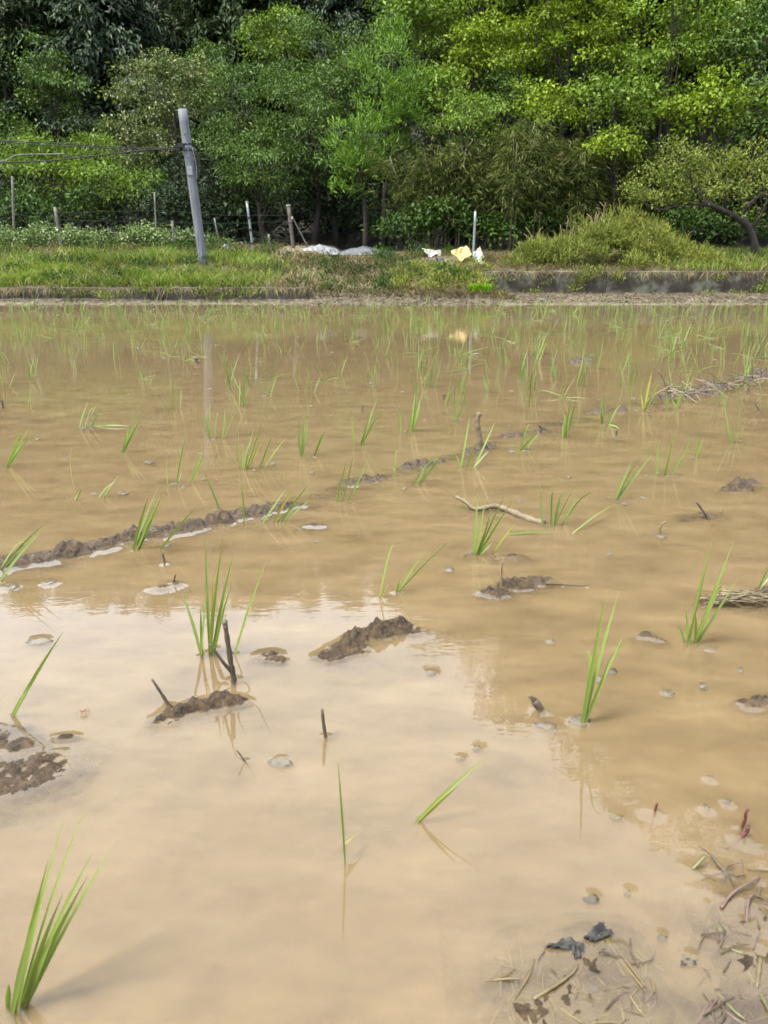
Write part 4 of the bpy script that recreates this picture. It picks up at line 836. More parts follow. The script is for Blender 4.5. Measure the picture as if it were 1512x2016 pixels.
SEED = [  # label, width px, [(base, tip) ...] in photo pixels
 ('big rice clump in the lower left corner', 12, [((27,1992),(95,1693)),((30,1990),(90,1737)),((37,1980),(128,1603)),((40,1980),(173,1575)),((48,1978),(183,1677)),((50,1976),(172,1725)),((57,1975),(227,1658)),((42,1980),(123,1760)),((52,1976),(105,1845)),((15,1980),(17,1937)),((24,1996),(60,1830))]),
 ('single broad rice blade slanting up at the left edge', 8, [((25,1410),(125,1243)),((24,1411),(60,1350))]),
 ('lone upright rice shoot with one side leaf in bright water', 6, [((679,1697),(665,1497)),((676,1665),(712,1636))]),
 ('short slanting rice shoot with a broad leaf', 8, [((820,1617),(955,1492)),((826,1617),(905,1545))]),
 ('tall rice clump beside the upright dark stick', 7, [((397,1293),(358,1167)),((397,1293),(408,1150)),((398,1292),(395,1197)),((413,1286),(405,1047)),((414,1286),(440,1060)),((418,1284),(460,1090)),((422,1282),(457,1147)),((425,1278),(435,1180)),((412,1284),(418,1130)),((462,1290),(522,1110))]),
 ('thin rice shoot with a long blade below the ridge tip', 5, [((747,1176),(776,1045)),((748,1175),(765,1151))]),
 ('rice shoot with two slanting blades right of the thin one', 5, [((783,1164),(838,1085)),((786,1164),(888,1062)),((780,1164),(787,1141))]),
 ('bushy rice clump behind the leafy mud heap', 6, [((933,1092),(942,968)),((936,1092),(957,982)),((938,1092),(977,988)),((940,1092),(998,968)),((942,1092),(1010,985)),((945,1092),(968,1070)),((934,1092),(945,1050)),((972,1086),(1012,1034))]),
 ('fan of five rice blades rooted in a pale pad', 8, [((1146,1424),(1169,1211)),((1147,1424),(1193,1166)),((1149,1424),(1218,1166)),((1151,1424),(1230,1193)),((1153,1422),(1227,1252))]),
 ('tall rice clump near a curled floating leaf, right', 6, [((1352,1268),(1394,1096)),((1356,1268),(1403,1061)),((1368,1265),(1445,1064)),((1372,1265),(1440,1090)),((1374,1264),(1452,1140)),((1356,1269),(1350,1198)),((1347,1263),(1333,1220)),((1369,1264),(1369,1205)),((1370,1265),(1420,1150))]),
 ('rice shoot cut off by the right edge', 6, [((1493,1157),(1516,1105)),((1496,1157),(1530,1120))]),
 ('wide loose rice clump with a fallen blade', 5, [((1068,1035),(1062,947)),((1085,1035),(1090,934)),((1091,1034),(1108,951)),((1092,1034),(1105,981)),((1093,1034),(1149,919)),((1108,1029),(1163,951)),((1109,1029),(1135,980))]),
 ('rice clump at the upper end of the fallen blade', 5, [((1213,982),(1245,905)),((1214,982),(1260,900)),((1215,982),(1234,944)),((1217,982),(1285,893))]),
 ('row of three slender rice blades over a floating strip', 4.5, [((1291,936),(1298,865)),((1308,936),(1327,841)),((1322,936),(1366,858)),((1310,936),(1318,885))]),
 ('small rice tuft right of the three slender blades', 4, [((1369,902),(1376,871)),((1370,902),(1385,862)),((1368,902),(1380,850))]),
 ('rice clump at the left end of the ridge', 6, [((-2,1146),(80,1047)),((0,1143),(70,1060)),((0,1123),(60,1033)),((2,1123),(95,1025))]),
 ('rice clump standing against the middle of the ridge', 6, [((262,1082),(293,975)),((264,1082),(312,958)),((272,1081),(323,965)),((270,1082),(313,977)),((268,1083),(285,1010)),((275,1081),(300,1030))]),
 ('single slanting blade in front of the ridge', 5, [((317,1080),(388,997))]),
 ('single blade rooted on the ridge hump', 5, [((440,1025),(400,925))]),
 ('thin upright blade in front of the ridge tip', 3.5, [((480,1033),(470,920))]),
 ('rice clump at the right tip of the ridge', 5, [((517,1030),(563,962)),((540,1027),(585,950)),((555,1026),(608,953)),((563,1025),(608,987)),((548,1026),(590,990))]),
 ('loose rice clump before the first mud patch past the ridge', 4.5, [((663,988),(682,910)),((675,986),(697,893)),((688,984),(730,893)),((664,988),(662,972))]),
 ('rice clump before the pale sheeted mud hump', 4.5, [((815,950),(865,880)),((828,949),(853,910)),((820,950),(842,905)),((830,949),(875,890))]),
 ('thin double shoot left of the pale sheeted mud hump', 3.5, [((778,931),(778,868)),((777,931),(773,918))]),
 ('rice clump in front of the standing stick', 4.5, [((907,920),(925,817)),((906,919),(897,895)),((920,918),(938,867)),((933,920),(963,887)),((934,919),(975,830))]),
 ('upright rice clump with a leaning neighbour shoot', 4.5, [((592,897),(590,827)),((594,897),(602,800)),((596,897),(606,823)),((620,893),(643,837)),((621,893),(637,860))]),
 ('leafy rice clump nearly touching a dark stub', 4.5, [((712,875),(742,787)),((713,875),(733,803)),((710,875),(730,820)),((697,875),(693,817)),((714,874),(753,800))]),
 ('dense upright rice clump at mid water', 4.5, [((812,848),(823,750)),((814,848),(833,767)),((815,848),(828,790)),((803,848),(813,800)),((810,848),(818,770)),((788,850),(787,800))]),
 ('slender shoots left of the standing stick top', 3.5, [((895,830),(903,770)),((896,829),(915,803)),((897,829),(920,795))]),
 ('rice clump with one blade lying flat to the right', 4.5, [((168,843),(183,790)),((170,843),(190,797)),((157,842),(173,792)),((180,842),(200,800)),((181,842),(193,812)),((183,839),(253,836))]),
 ('rice clump leaning right, fourth in from the left edge', 4.5, [((242,890),(257,820)),((243,890),(272,813)),((244,890),(282,817)),((241,890),(262,838))]),
 ('rice clump at the left edge above the ridge', 4.5, [((13,918),(43,843)),((15,918),(60,837)),((17,918),(70,850)),((14,918),(50,870))]),
 ('single hair thin blade in open water above the ridge', 3, [((146,960),(141,880)),((152,984),(162,958)),((148,984),(155,970))]),
 ('fan shaped rice clump in the pole reflection', 4, [((411,863),(383,797)),((413,863),(403,797)),((414,863),(413,790)),((423,863),(430,787)),((438,863),(443,803)),((440,863),(465,807))]),
 ('rich rice clump right of the pole reflection', 4.5, [((471,920),(470,850)),((480,923),(490,857)),((482,923),(500,843)),((486,922),(517,833)),((490,922),(523,853)),((512,920),(538,853)),((522,920),(562,863)),((476,922),(478,880))]),
 ('two thin blades left of the rich clump', 4, [((348,950),(365,862)),((330,952),(328,905)),((352,950),(358,930))]),
 ('slanting shoot between thin blades and rich clump', 4.5, [((375,950),(405,880)),((377,950),(400,897))]),
 ('small floating shoot above the ridge middle', 3.5, [((205,978),(235,935)),((194,980),(222,945)),((207,977),(218,960))]),
 ('dense upright clump right of the standing stick', 4.5, [((1112,860),(1127,773)),((1114,860),(1135,787)),((1110,860),(1116,803)),((1116,860),(1124,800)),((1108,860),(1110,820))]),
 ('rice clump right of the twiggy mud strip', 4.5, [((1025,886),(1044,814)),((1026,886),(1056,852)),((1037,884),(1063,851)),((1028,886),(1032,850))]),
 ('single thick blade near the right edge with a pale partner', 4.5, [((1438,872),(1422,783)),((1441,872),(1443,830)),((1452,860),(1455,760)),((1449,868),(1468,835))]),
 ('rice clump amid broken stalks, right of centre', 4.5, [((1184,833),(1184,775)),((1186,833),(1180,790)),((1200,834),(1223,787)),((1198,834),(1202,800)),((1186,833),(1196,770)),((1195,836),(1220,842))]),
 ('leafy clump left of the straw ridge', 4.5, [((1267,808),(1284,729)),((1268,808),(1272,760)),((1269,808),(1290,775)),((1266,808),(1262,775)),((1270,808),(1300,745))]),
 ('bright clump at the foot of the straw ridge', 4, [((1335,802),(1345,760)),((1333,802),(1340,770)),((1315,803),(1311,770)),((1350,801),(1346,782)),((1331,803),(1322,785))]),
]
rng = np.random.default_rng(50); hand_xy = []
for label, wpx, bls in SEED:
    b0 = wat(*bls[0][0]); t = thing('rice_seedling', b0, label, 'seedling', 'rice seedlings in the near water')
    for (bx, by), (tx, ty) in bls:
        b = wat(bx, by); ln = math.hypot(tx-bx, ty-by)*psz(bx, by, b[1]); flat = abs(ty-by) < .35*abs(tx-bx) and by-ty < 10
        if flat: tp = wat(tx, ty+3, .006)
        else:
            tp = at(tx, ty, b[1]+rng.uniform(-.12, .22)*ln)
            if tp[2] < .01: tp = wat(tx, ty, .012)
        if by < 1400 or wpx < 6: rb = b
        else: rb = b
        z = b.copy()
        if label.startswith('lone upright') and by < 1690: z = at(bx, by, wat(679, 1697)[1])
        V, F = blade(z, tp, .92*wpx*psz(bx, by, b[1]), rng, zsub=.03 if z[2] < .005 else 0)
        obj('blade', V, F, RICE_Y if rng.random() < .1 else RICE, t, True)
        RIMS.append((b[0], b[1], .0015)); hand_xy.append(b[:2])
# the two loose blades beside the wide loose clump
b, tp = wat(1129, 1049), wat(1215, 990, .03); V, F = blade(b, tp, .006, rng); tag(obj('fallen_rice_leaf', V, F, RICE, None, True, origin=b), 'long rice blade bent low across the water, tip near the clump', 'blade')
b, tp = wat(1000, 1051, .004), wat(1097, 1049, .004); V, F = blade(b, tp, .007, rng, zsub=0); tag(obj('fallen_rice_leaf', V, F, RICE, None, True, origin=b), 'flat rice blade floating left of the bent one', 'blade')
# farther rows
protos = []
for k in range(14):
    r = np.random.default_rng(200+k); mb = MB(); nb = int(r.integers(3, 8)); lean = r.normal()*.12+.06
    for j in range(nb):
        h = r.uniform(.08, .20); b = np.array([r.normal()*.022, r.normal()*.015, 0]); sp = r.normal(size=2)*.22; tp = b+np.array([h*(lean+sp[0]), h*sp[1], h])
        if k % 5 == 4 and j % 2: tp = b+np.array([h*(.9+.2*r.random())*r.choice([-1, 1]), h*sp[1], h*r.uniform(.03, .3)])
        V, F = blade(b, tp, r.uniform(.0042, .0066), r, seg=5); mb.add(V, F)
    protos.append(mb)
cand = []
r = np.random.default_rng(77)
for yi in np.arange(4.3, 13.15, .30):
    for xi in np.arange(-7.5, 7.6, .33):
        x = xi+r.normal()*.09+.03*yi; y = yi+r.normal()*.07
        if abs(x) > .50*y+.25: continue
        lim = .78 if x > .02*y else .55
        if y > 9.5: lim = .9
        if r.random() > lim: continue
        if min(np.hypot(x-h[0], y-h[1]) for h in hand_xy) < .22: continue
        cand.append((y, x, yi))
cand.sort(); NEAR = cand[:255]; FAR = cand[255:]
pm = [mesh_data('rice_seedling', np.concatenate(m.v), [np.concatenate(f) for f in m.f.values()], RICE, True) for m in protos]
ZL = lambda x, y: (('mid left', 'rice seedling standing in the thin rows left of the pole reflection') if x < -.27*y+.1 else ('mid middle', 'rice seedling in the middle rows beyond the mud humps') if x < .12*y else ('mid right', 'rice seedling in the denser rows around and behind the straw ridge')) if y < 7.5 else \
     (('far left', 'distant rice seedling off the low dark kerb wall') if x < 0 else ('far right', 'distant rice seedling off the lichen patched wall'))
ORD = ['first', 'second', 'third', 'fourth', 'fifth', 'sixth', 'seventh', 'eighth', 'ninth', 'tenth', 'eleventh', 'twelfth', 'thirteenth', 'fourteenth', 'fifteenth', 'sixteenth', 'seventeenth', 'eighteenth']
rows = sorted({q[2] for q in NEAR})
for y, x, yi in NEAR:
    o = link('rice_seedling', pm[int(r.integers(len(pm)))]); s = r.uniform(.8, 1.25)*(1.08 if x > 0 else .9); o.location = (x, y, 0); o.scale = (s*r.choice([-1, 1, 1]), s, s); o.rotation_euler.z = r.uniform(-.6, .6)
    g, lb = ZL(x, y); ri = rows.index(yi); row = sorted(q[1] for q in NEAR if q[2] == yi); ci = row.index(x)
    if y < 8.2 and ri < 14 and ci < 18: lb = '%s seedling from the left in the %s small row beyond the near clumps' % (ORD[ci], ORD[ri])
    tag(o, lb, 'seedling', 'rice rows, '+g)
mb = MB()
for y, x, yi in FAR:
    m = protos[int(r.integers(len(protos)))]; s = r.uniform(.8, 1.2)
    for V, F in zip(m.v, m.f[4]):
        pass
    V = np.concatenate(m.v)*s+np.array([x, y, 0]); mb.add(V, np.concatenate(m.f[4]))
tag(mb.build('rice_rows', RICE), 'hazy green mass of rice seedlings along the far shore', 'seedlings', kind='stuff')

# ------------------------------------------------------------------ sticks, stalks and stems in the water
def rod(mbk, P, r0, r1, mat, name, parent=None, origin=None, k=7, wob=.0, seed=0):
    P = np.asarray(P, float); n = len(P); s = np.linspace(0, n-1, (n-1)*4+1); i = s.astype(int).clip(0, n-2); f = (s-i)[:, None]; Q = P[i]*(1-f)+P[i+1]*f
    for _ in range(2): Q[1:-1] = (Q[:-2]+2*Q[1:-1]+Q[2:])/4
    rr = np.linspace(r0, r1, len(Q))*(1+wob*np.sin(np.arange(len(Q))*2.1+seed))
    return MB().tube(Q, rr, k).build(name, mat, parent, True, origin)
def stick(label, pts, r0px, r1px, mat, name='stick', cat='stick', lift=None, group=None, wob=.12, rim=True):
    """upright: all points in the vertical plane through the foot (first point); lift: heights above the water for lying ones"""
    b = wat(*pts[0]); m = psz(*pts[0], b[1])
    if lift is None:
        P = [b-np.array([0, 0, .03])]+[b]+[at(x, y, b[1]) for x, y in pts[1:]]; t0 = P[2]-b; P[0] = b-nrm(t0)*.03
    else: P = [wat(x, y, z) for (x, y), z in zip(pts, lift)]
    o = rod(None, P, r0px*m, r1px*m, mat, name, None, b, wob=wob)
    if rim:
        if lift is None: RIMS.append((b[0], b[1], r0px*m+.004))
        else:
            for q in P:
                if abs(q[2]) < .008: RIMS.append((q[0], q[1], r0px*m+.002))
    return tag(o, label, cat, group)
b = wat(461, 1341); st = thing('branch_stick', b, 'upright dark stick with a side shoot beside the tall rice clump', 'stick'); m = psz(461, 1341, b[1])
rod(None, [b-[0, 0, .03], b, at(455, 1310, b[1]), at(448, 1262, b[1]), at(443, 1228, b[1])], 6.5*m, 4.5*m, STICK, 'stem', st, wob=.15)
rod(None, [at(455, 1322, b[1]), at(438, 1303, b[1]-.01), at(424, 1283, b[1]-.01), at(412, 1268, b[1]-.01)], 4*m, 1.8*m, STICK, 'side_shoot', st)
rod(None, [at(443, 1229, b[1]), at(442.5, 1222, b[1])], 5.5*m, 5*m, FLECK, 'cut_end', st); RIMS.append((b[0], b[1], .012))
stick('dark pointed twig leaning out of the elongated mud bar', [(334, 1392), (318, 1366), (299, 1337)], 5, 2.2, STICK, 'twig', 'twig')
stick('thin straight twig alone in bright water', [(641, 1452), (637, 1425), (634, 1397)], 4.2, 3, STICK, 'twig', 'twig')
b = wat(1066, 1397); st = thing('stub', b, 'splintered dark stub near the rice fan', 'stub'); m = psz(1066, 1397, b[1])
rod(None, [b-[0, 0, .02], b, at(1052, 1380, b[1])], 8*m, 8*m, STICK, 'stem', st)
for dx, dy in ((1040, 1371), (1046, 1369), (1053, 1372)): rod(None, [at(1053, 1381, b[1]), at(dx, dy, b[1])], 4*m, 1.2*m, STICK, 'splinter', st)
RIMS.append((b[0], b[1], .012))
stick('standing stick in the line of mud humps', [(944, 886), (945, 862), (941, 842), (940, 826), (944, 812)], 6.5, 4.5, STICKP)
stick('crooked pale branch floating behind the bushy rice clump', [(897, 978), (915, 986), (932, 1003), (950, 1001), (975, 995), (1000, 1004), (1035, 1020), (1071, 1031)], 3.0, 7.0, STICKP, 'branch', 'branch', [.035, .03, .006, .012, .014, .006, .002, .000], wob=.2)
stick('dark bare twig leaning left near the right edge', [(1394, 1021), (1384, 1006), (1371, 988)], 3, 2, STICK, 'twig', 'twig')
stick('small pale curled stalk on a white scrap', [(1299, 1052), (1299, 1040), (1304, 1031), (1311, 1027)], 2.6, 1.6, STICKP, 'stalk', 'stalk')
stick('pale bent root rising from the leafy mud heap', [(984, 1163), (988, 1146), (987, 1128), (990, 1104)], 2.4, 1.6, STICKP, 'root', 'root')
stick('long thin root trailing right of the leafy mud heap', [(1075, 1148), (1110, 1151), (1158, 1154)], 1.8, 1.0, STICK, 'root', 'root', [.006, .003, .002])
stick('short dark twig in the ring of still water', [(1289, 1598), (1291, 1590), (1294, 1581)], 3.2, 2.2, STEMR, 'twig', 'twig')
stick('thin twig on the tiny mud islet', [(341, 1148), (343, 1141), (345, 1131)], 2.2, 1.4, STEMR, 'twig', 'twig')
stick('dark stub twig above the tiny islet', [(324, 1108), (322, 1098), (320, 1090)], 2.8, 1.8, STICK, 'twig', 'twig')
stick('small dark twig low in bright water', [(484, 1502), (476, 1490), (466, 1477)], 2.2, 1.4, STICK, 'twig', 'twig')
stick('brown knobbly stem, taller of two at the lower right', [(1460, 1630), (1468, 1612), (1467, 1601), (1474, 1593)], 4, 2.5, STEMR, 'stem', 'stem', wob=.25)
stick('dark red bent stem, shorter of two at the lower right', [(1459, 1648), (1470, 1639), (1473, 1628)], 4.5, 4, STEMR, 'stem', 'stem')
stick('dark spike floating above the pink stems', [(1428, 1716), (1416, 1704), (1398, 1681), (1372, 1663)], 5, .8, STICK, 'spike', 'stalk', [.0, .006, .012, .02])
stick('pale yellow stub stalk left of the dark spike', [(1363, 1712), (1375, 1700), (1388, 1686)], 4.5, 3.5, GREENS, 'stalk', 'stalk', [.0, .008, .014])
LW = 'stalks lying at the lower right'
for lb, pts, lift, r, m in [
 ('pink stem reaching toward the right edge', [(1420, 1788), (1441, 1757), (1474, 1738), (1496, 1728)], [.004, .008, .010, .004], 4.5, STEMK),
 ('pale pink hooked stem below the first pink one', [(1470, 1818), (1471, 1790), (1474, 1768), (1482, 1760)], [-.002, .006, .010, .010], 5, STEMK),
 ('dark thin stem joined to the hooked pink one', [(1482, 1760), (1497, 1766), (1516, 1777)], [.008, .006, .005], 3, STICK),
 ('pale stalk fading under the pink stems', [(1355, 1811), (1390, 1790), (1412, 1778)], [-.012, -.006, -.004], 5, GREENS),
 ('white short stalk pointing at the dark ended stalk', [(1420, 1860), (1437, 1868), (1467, 1879)], [-.006, .003, .004], 4, GREENS),
 ('stout tan stalk with a dark lower end', [(1497, 1886), (1494, 1912), (1490, 1945)], [.003, .005, .002], 6, STRAWS),
 ('yellowish stalk crossing left of the stout one', [(1462, 1897), (1474, 1916), (1486, 1936)], [-.001, .002, .001], 4.5, GREENS),
 ('yellowish stalk running off the right edge', [(1497, 1957), (1505, 1972), (1516, 1994)], [.002, .004, .006], 4.5, GREENS),
 ('bright yellow green stalk slanting at the lower right', [(1392, 1933), (1422, 1965), (1444, 1990), (1468, 2008)], [-.010, -.001, .004, .003], 5, GREENS),
 ('golden straw with a bent tip by the rotten leaf', [(1050, 1967), (1075, 1952), (1101, 1936), (1126, 1917), (1136, 1904), (1138, 1890)], [.003, .005, .006, .005, .003, .000], 5, STRAWS),
 ('long straw slanting down from the rotten leaf', [(1192, 1846), (1222, 1892), (1250, 1925), (1272, 1952)], [-.003, .001, .003, .002], 4.5, STRAWS),
 ('second long straw beside the first', [(1207, 1856), (1236, 1896), (1272, 1944)], [-.001, .004, .003], 4, STRAWS),
 ('drowned straw at the left of the tangle', [(1001, 1870), (1009, 1905), (1018, 1942)], [-.004, -.002, .001], 4.5, STRAWS),
 ('thin crooked straw crossing the drowned one', [(1051, 1890), (1044, 1917), (1029, 1941), (1009, 1973)], [.002, .003, .005, .003], 3, STRAWS),
 ('short straw at the bottom edge of the tangle', [(1078, 1970), (1090, 1998), (1094, 2024)], [.001, .003, .002], 4.5, STRAWS),
 ('pale straw lying right of the short one', [(1100, 1982), (1122, 1999), (1150, 2016)], [-.001, .003, .004], 4, STRAWS),
 ('level straw at the bottom edge', [(1163, 2014), (1195, 2012), (1228, 2015)], [.002, .004, .002], 4, STRAWS),
 ('straw end hanging below the long straws', [(1277, 1976), (1273, 1995), (1266, 2024)], [.000, -.002, -.003], 5, STRAWS),
 ('dark banded straw at the foot of the tangle', [(1026, 1970), (1036, 1992), (1048, 2022)], [.002, .004, .004], 5.5, STICKP),
 ('leftmost straw of the tangle', [(982, 1990), (972, 2006), (962, 2024)], [.000, .001, .001], 5, STRAWS)]:
    stick(lb, pts, r*.72, r*.45, m, 'stalk', 'stalk', lift, LW, wob=.22)
# upright reeds and broken stalks around the straw ridge
r = np.random.default_rng(91)
for lb, pts, w, m in [('broken pale stalk leaning over the straw ridge foot', [(1318, 778), (1308, 750), (1297, 728)], 2.0, STICKP), ('dark forked stub at the straw ridge foot', [(1312, 776), (1316, 764), (1318, 756)], 3.0, STICK),
   ('pale stalk lying across the straw ridge', [(1345, 768), (1362, 752)], 2.2, STICKP), ('dark slanting stub behind the straw ridge', [(1470, 775), (1475, 760)], 2.4, STICK), ('zigzag pale stalk at the right edge', [(1497, 808), (1486, 795), (1498, 782)], 2.0, STICKP),
   ('small dark stub between broken stalks', [(1213, 856), (1215, 845)], 2.4, STICK), ('dark stub past the leafy rice clump', [(713, 808), (714, 798)], 2.2, STICK), ('short dark stub left of mid water', [(873, 785), (874, 775)], 2.4, STICK),
   ('curled dark stub at the left edge', [(6, 803), (5, 793), (1, 787)], 2.4, STICK), ('forked dark root on the thin mud strip', [(1062, 852), (1066, 842), (1060, 836)], 3.0, STICK), ('twisted dark scrap in the pole reflection rows', [(388, 714), (383, 703), (390, 708)], 3.0, STICK)]:
    stick(lb, pts, w, w*.7, m, 'stub', 'stub', rim=False)
# ------------------------------------------------------------------ floating leaves and scraps
def pad(label, px, py, rw, rh, mat, seed, name='floating_leaf', cat='leaf', h=.003, curl=.3, group=None, base=0.0):
    rr = np.random.default_rng(seed); c = wat(px, py); m = psz(px, py, c[1]); k = 14; th = np.arange(k)*2*math.pi/k
    fy = 1/max(.25, math.sin(math.atan2(CAM_H, c[1])))
    R = 1+.30*rr.normal(size=k)*.6+.2*np.cos(2*th+rr.random()*6); X = np.cos(th)*R*rw*m; Y = np.sin(th)*R*rh*m*fy
    z1 = h+curl*h*rr.normal(size=k)
    V = [np.stack([X, Y, 0*X-.004], -1), np.stack([X, Y, z1], -1), np.stack([X*.6, Y*.6, z1*.5+h*.5], -1), np.array([[0, 0, h*.6]])]
    a = np.arange(k); b = (a+1) % k
    F4 = np.concatenate([np.stack([a, b, b+k, a+k], -1), np.stack([a+k, b+k, b+2*k, a+2*k], -1)]); F3 = np.stack([a+2*k, b+2*k, np.full(k, 3*k)], -1)
    o = obj(name, np.concatenate(V)+c+[0, 0, base], [F4, F3], mat, None, True, origin=c); RIMS.append((c[0], c[1], rw*m*.7)); return tag(o, label, cat, group)
PADS = [('cream leaf scrap with a dark rim near the small dark twig', 554, 1501, 24, 9, FLECK), ('cream scrap with a dark spot below the splintered stub', 1075, 1428, 18, 6, FLECK), ('grey pad at the foot of the rice fan', 1143, 1417, 22, 8, FLECK),
 ('round yellow leaf left of the rice fan reflection', 1314, 1363, 13, 5, FLECK), ('curled tube shaped leaf beside the tall rice clump, right', 1397, 1275, 22, 4, FLECK), ('pale disc with a short stem in bright water', 78, 1262, 20, 6, FLECK),
 ('pale lens shaped leaf below the ridge, left edge', 20, 1155, 16, 4, FLECK), ('second pale lens leaf near the ridge', 97, 1147, 13, 4, FLECK), ('small brown scrap below the double mud lump', 849, 1324, 9, 3, FLECK), ('tiny scrap left of the slanting shoot tip', 905, 1493, 9, 4, FLECK),
 ('tiny dark scrap above the slanting shoot tip', 938, 1473, 8, 4, SLATE), ('white scrap under the small pale curled stalk', 1300, 1054, 11, 4, FLECK), ('small white scrap right of the tall heap', 1085, 1261, 6, 3, FLECK), ('pale triangular scrap near the right edge', 1457, 1318, 7, 4, FLECK),
 ('pale grey leaf over the rice reflections', 1385, 1349, 8, 5, FLECK), ('white chip in the shaded water, lower right', 1397, 1531, 8, 3, FLECK), ('second white chip below the first', 1392, 1590, 7, 4, FLECK), ('slim white chip right of the two', 1432, 1577, 8, 2.5, FLECK),
 ('drowned green leaf below the pink stems', 1430, 1830, 17, 9, LEAFD), ('olive drowned leaf left of the white stalk', 1360, 1883, 13, 7, LEAFD), ('dark clump at the foot of the olive leaf', 1354, 1896, 12, 6, SLATE), ('dark submerged scrap above the straw tangle', 1163, 1768, 14, 6, SLATE),
 ('dark scrap right of the submerged one', 1236, 1758, 7, 4, SLATE), ('dark bead at the long straw', 1226, 1874, 4, 3, SLATE), ('dark scrap off the end of a drowned shoot', 1303, 1845, 8, 5, SLATE), ('greenish scrap on the pale sheeted mud hump', 820, 914, 20, 5, LEAFD),
 ('small brown leaf at the reflection of the rice fan', 1212, 1607, 11, 4, LEAFD), ('dark purple scrap beside the rice fan', 1206, 1320, 9, 4, SLATE), ('grey scrap behind the rice fan', 1180, 1335, 7, 5, FLECK), ('pale scrap left of the bushy rice clump', 886, 1120, 9, 3, FLECK),
 ('cream scrap left of the ridge clump reflection', 243, 970, 8, 3, FLECK), ('pale oval scrap above the ridge', 295, 910, 8, 2.5, FLECK), ('tan strip under the three slender blades', 1325, 937, 18, 2, FLECK), ('dark clump at the straw tangle foot', 1012, 1985, 22, 10, SLATE),
 ('dark knob under the straw tangle', 1166, 1945, 12, 7, SLATE)]
for k, (lb, px, py, a, b_, m) in enumerate(PADS): pad(lb, px, py, a, b_, m, 600+k, h=.0018 if m is FLECK else .0015, base=0 if m is FLECK else -.0012, curl=.3 if m is FLECK else 1.2)
# crumpled rotten leaf
def crumple(label, poly, seed):
    rr = np.random.default_rng(seed); C = [wat(x, y, .004) for x, y in poly]; n = 10; U, W = np.meshgrid(np.linspace(0, 1, n), np.linspace(0, 1, n)); U = U[..., None]; W = W[..., None]
    P = (C[0]*(1-U)+C[1]*U)*(1-W)+(C[3]*(1-U)+C[2]*U)*W; P[..., 2] += (.010*(fbm(U*3, W*3, seed, 3)+.15))[..., 0]; P = P.reshape(-1, 3); Vv = np.concatenate([P, P-[0, 0, .002]])
    i = np.arange(n-1)[:, None]*n+np.arange(n-1)[None]; F = np.stack([i, i+1, i+n+1, i+n], -1).reshape(-1, 4)
    return tag(obj('rotten_leaf', Vv, np.concatenate([F, F[:, ::-1]+n*n]), SLATE, None, True, origin=P.mean(0)), label, 'leaf')
crumple('slate grey rotten leaf, pointed left part', [(1069, 1863), (1118, 1847), (1150, 1860), (1135, 1872)], 5); crumple('slate grey rotten leaf folded at the straw end', [(1148, 1846), (1182, 1818), (1208, 1838), (1170, 1856)], 6); crumple('slate grey leaf scrap hanging to the golden straw', [(1122, 1858), (1148, 1856), (1150, 1884), (1132, 1888)], 7)
# anonymous flecks among the rows
fm = []
for k in range(6):
    rr = np.random.default_rng(800+k); kk = 8; th = np.arange(kk)*2*math.pi/kk; R = rr.uniform(.6, 1.3, kk); V = np.concatenate([np.stack([np.cos(th)*R, np.sin(th)*R*.6, 0*th-.002], -1), np.stack([np.cos(th)*R*.8, np.sin(th)*R*.5, .25+.15*rr.random(kk)], -1)])
    a = np.arange(kk); b_ = (a+1) % kk; fm.append(mesh_data('floating_scrap', V, [np.stack([a, b_, b_+kk, a+kk], -1), (a+kk)[None]], FLECK))
r = np.random.default_rng(95); n = 0
while n < 170:
    px = r.uniform(-10, 1522); py = 612+ (r.random()**1.5)*560
    c = wat(px, py)
    if n % 5 < 3:
        q = hand_xy[int(r.integers(len(hand_xy)))] if n % 2 else cand[int(r.integers(min(180, len(cand))))][1::-1]
        c = np.array([q[0]+r.normal()*.025, q[1]+r.normal()*.02, 0])
    if c[1] < 2.0: continue
    o = link('floating_scrap', fm[int(r.integers(6))]); o.location = c; s = r.uniform(.003, .009)*(1+.16*c[1]); o.scale = (s*1.3, s*1.3, s*.7); o.rotation_euler.z = r.uniform(0, 6)
    tag(o, 'tiny pale scrap floating among the rice rows', 'scrap', 'tiny pale scraps on the water'); n += 1
# straw mat on the heap at the right edge
rng = np.random.default_rng(97); mb = MB()
for k in range(60):
    c = wat(rng.uniform(1410, 1515), rng.uniform(1164, 1186), rng.uniform(.008, .022)); a = rng.uniform(-.5, .5); l = rng.uniform(.02, .06); d = np.array([math.cos(a), math.sin(a), rng.normal()*.2])*l
    mb.tube([c-d, c+[0, 0, .004], c+d], .0012, 4)
tag(mb.build('loose_straw', STRAWS), 'loose bleached straw on the heap at the right edge', 'straw', kind='stuff')
mb = MB()
for k in range(46):
    c = wat(rng.uniform(1300, 1515), rng.uniform(738, 785), 0); c = wat((c[0]*0)+1300+215*rng.random(), 0*c[1]+780-40*rng.random(), .03); u_ = (k+.5)/46; px = 1300+215*u_; c = wat(px+rng.normal()*8, np.interp(px, [1300, 1400, 1515], [782, 765, 737])+rng.normal()*4, .04)
    a = rng.uniform(-1.2, 1.2); l = rng.uniform(.03, .10); d = np.array([math.cos(a), math.sin(a), rng.normal()*.35])*l; mb.tube([c-d, c+[0, 0, .01], c+d], .003, 4)
tag(mb.build('loose_straw', G_STRAW), 'bleached straw scattered over the far straw ridge', 'straw', kind='stuff')
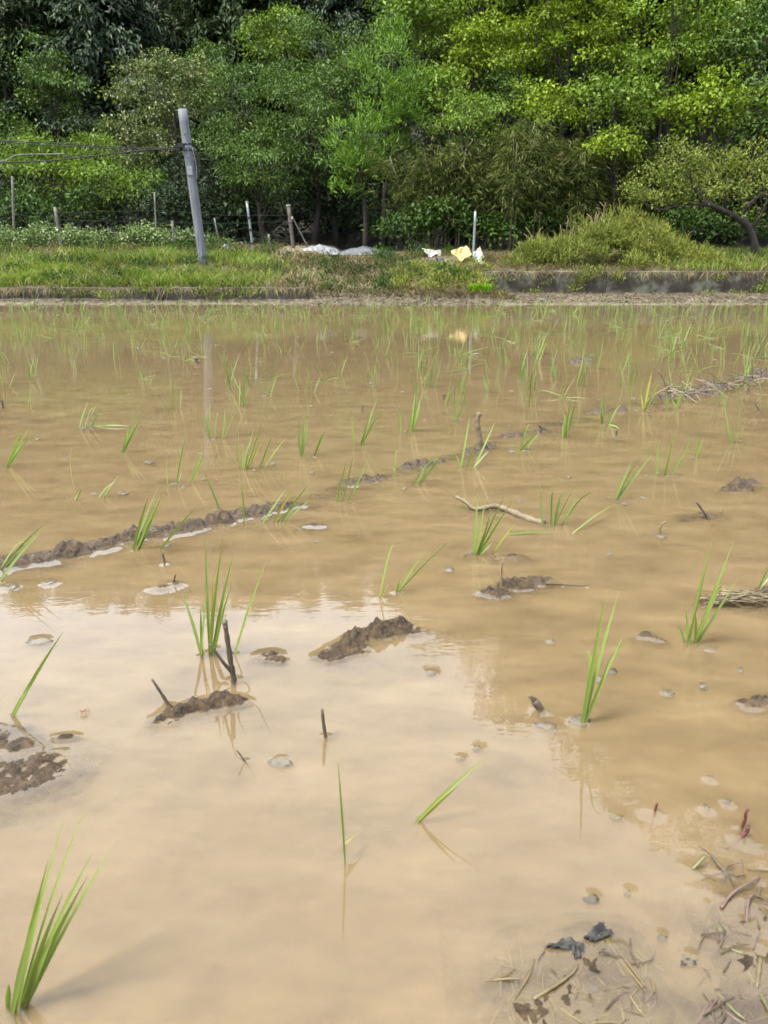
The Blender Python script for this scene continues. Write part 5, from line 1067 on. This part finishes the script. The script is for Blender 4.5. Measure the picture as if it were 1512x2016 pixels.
# water strider
c = wat(163, 1400, .006); m = psz(163, 1400, c[1]); mb = MB(); mb.tube([c+[-6*m, 0, 0], c+[-3*m, 0, .001], c+[3*m, .001, .001], c+[7*m, .001, 0]], [.0006, .0018, .0018, .0006], 7)
ws = thing('water_strider', c, 'tiny brown water strider on bright water', 'insect'); mb.build('body', BUG, ws, True)
for sx, fx, fy in ((-4, -9, 9), (-4, -9, -9), (0, 2, 11), (0, 2, -11), (3, 10, 8), (3, 10, -8)):
    MB().tube([c+[sx*m, 0, .001], c+[(sx+fx)*.6*m, fy*.6*m, .004], c+[fx*m, fy*m, -.006]], .0004, 4).build('leg', BUG, ws)

# broken straw and stem fragments matted into the lower right corner
def frag(name, label, n, area, r, lens, mat, seed, zr):
    rr = np.random.default_rng(seed); mb = MB()
    for k in range(n):
        u_, v_ = rr.random(), rr.random(); px = area[0]+(area[1]-area[0])*u_; py = area[2]+(area[3]-area[2])*v_; c = wat(px, py, rr.uniform(*zr)); a = rr.normal()*.9+.8; l = rr.uniform(*lens)
        d = np.array([math.cos(a), math.sin(a), rr.normal()*.08])*l; s_ = np.array([-math.sin(a), math.cos(a), 0])*l*rr.normal()*.25
        mb.tube([c-d, c-d*.3+s_*.6, c+d*.4+s_, c+d], np.array([.6, 1, 1, .4])*r*rr.uniform(.6, 1.3), 5)
    return tag(mb.build(name, mat), label, 'debris', kind='stuff')
frag('straw_fragments', 'matted straw fragments half sunk at the bottom edge', 120, (985, 1285, 1880, 2030), .0013, (.008, .03), STRAWS, 3, (-.010, .003))
frag('stem_fragments', 'dark rotting stem bits half sunk at the bottom edge', 60, (990, 1280, 1870, 2030), .0015, (.006, .022), STICK, 4, (-.008, .003))
frag('stem_fragments', 'reddish stem bits tangled along the lower right edge', 60, (1375, 1520, 1680, 2020), .0014, (.008, .03), STEMK, 5, (-.010, .002))
frag('stem_fragments', 'dark stem bits tangled along the lower right edge', 70, (1390, 1520, 1690, 2020), .0015, (.006, .025), STICK, 6, (-.008, .003))
build_water()
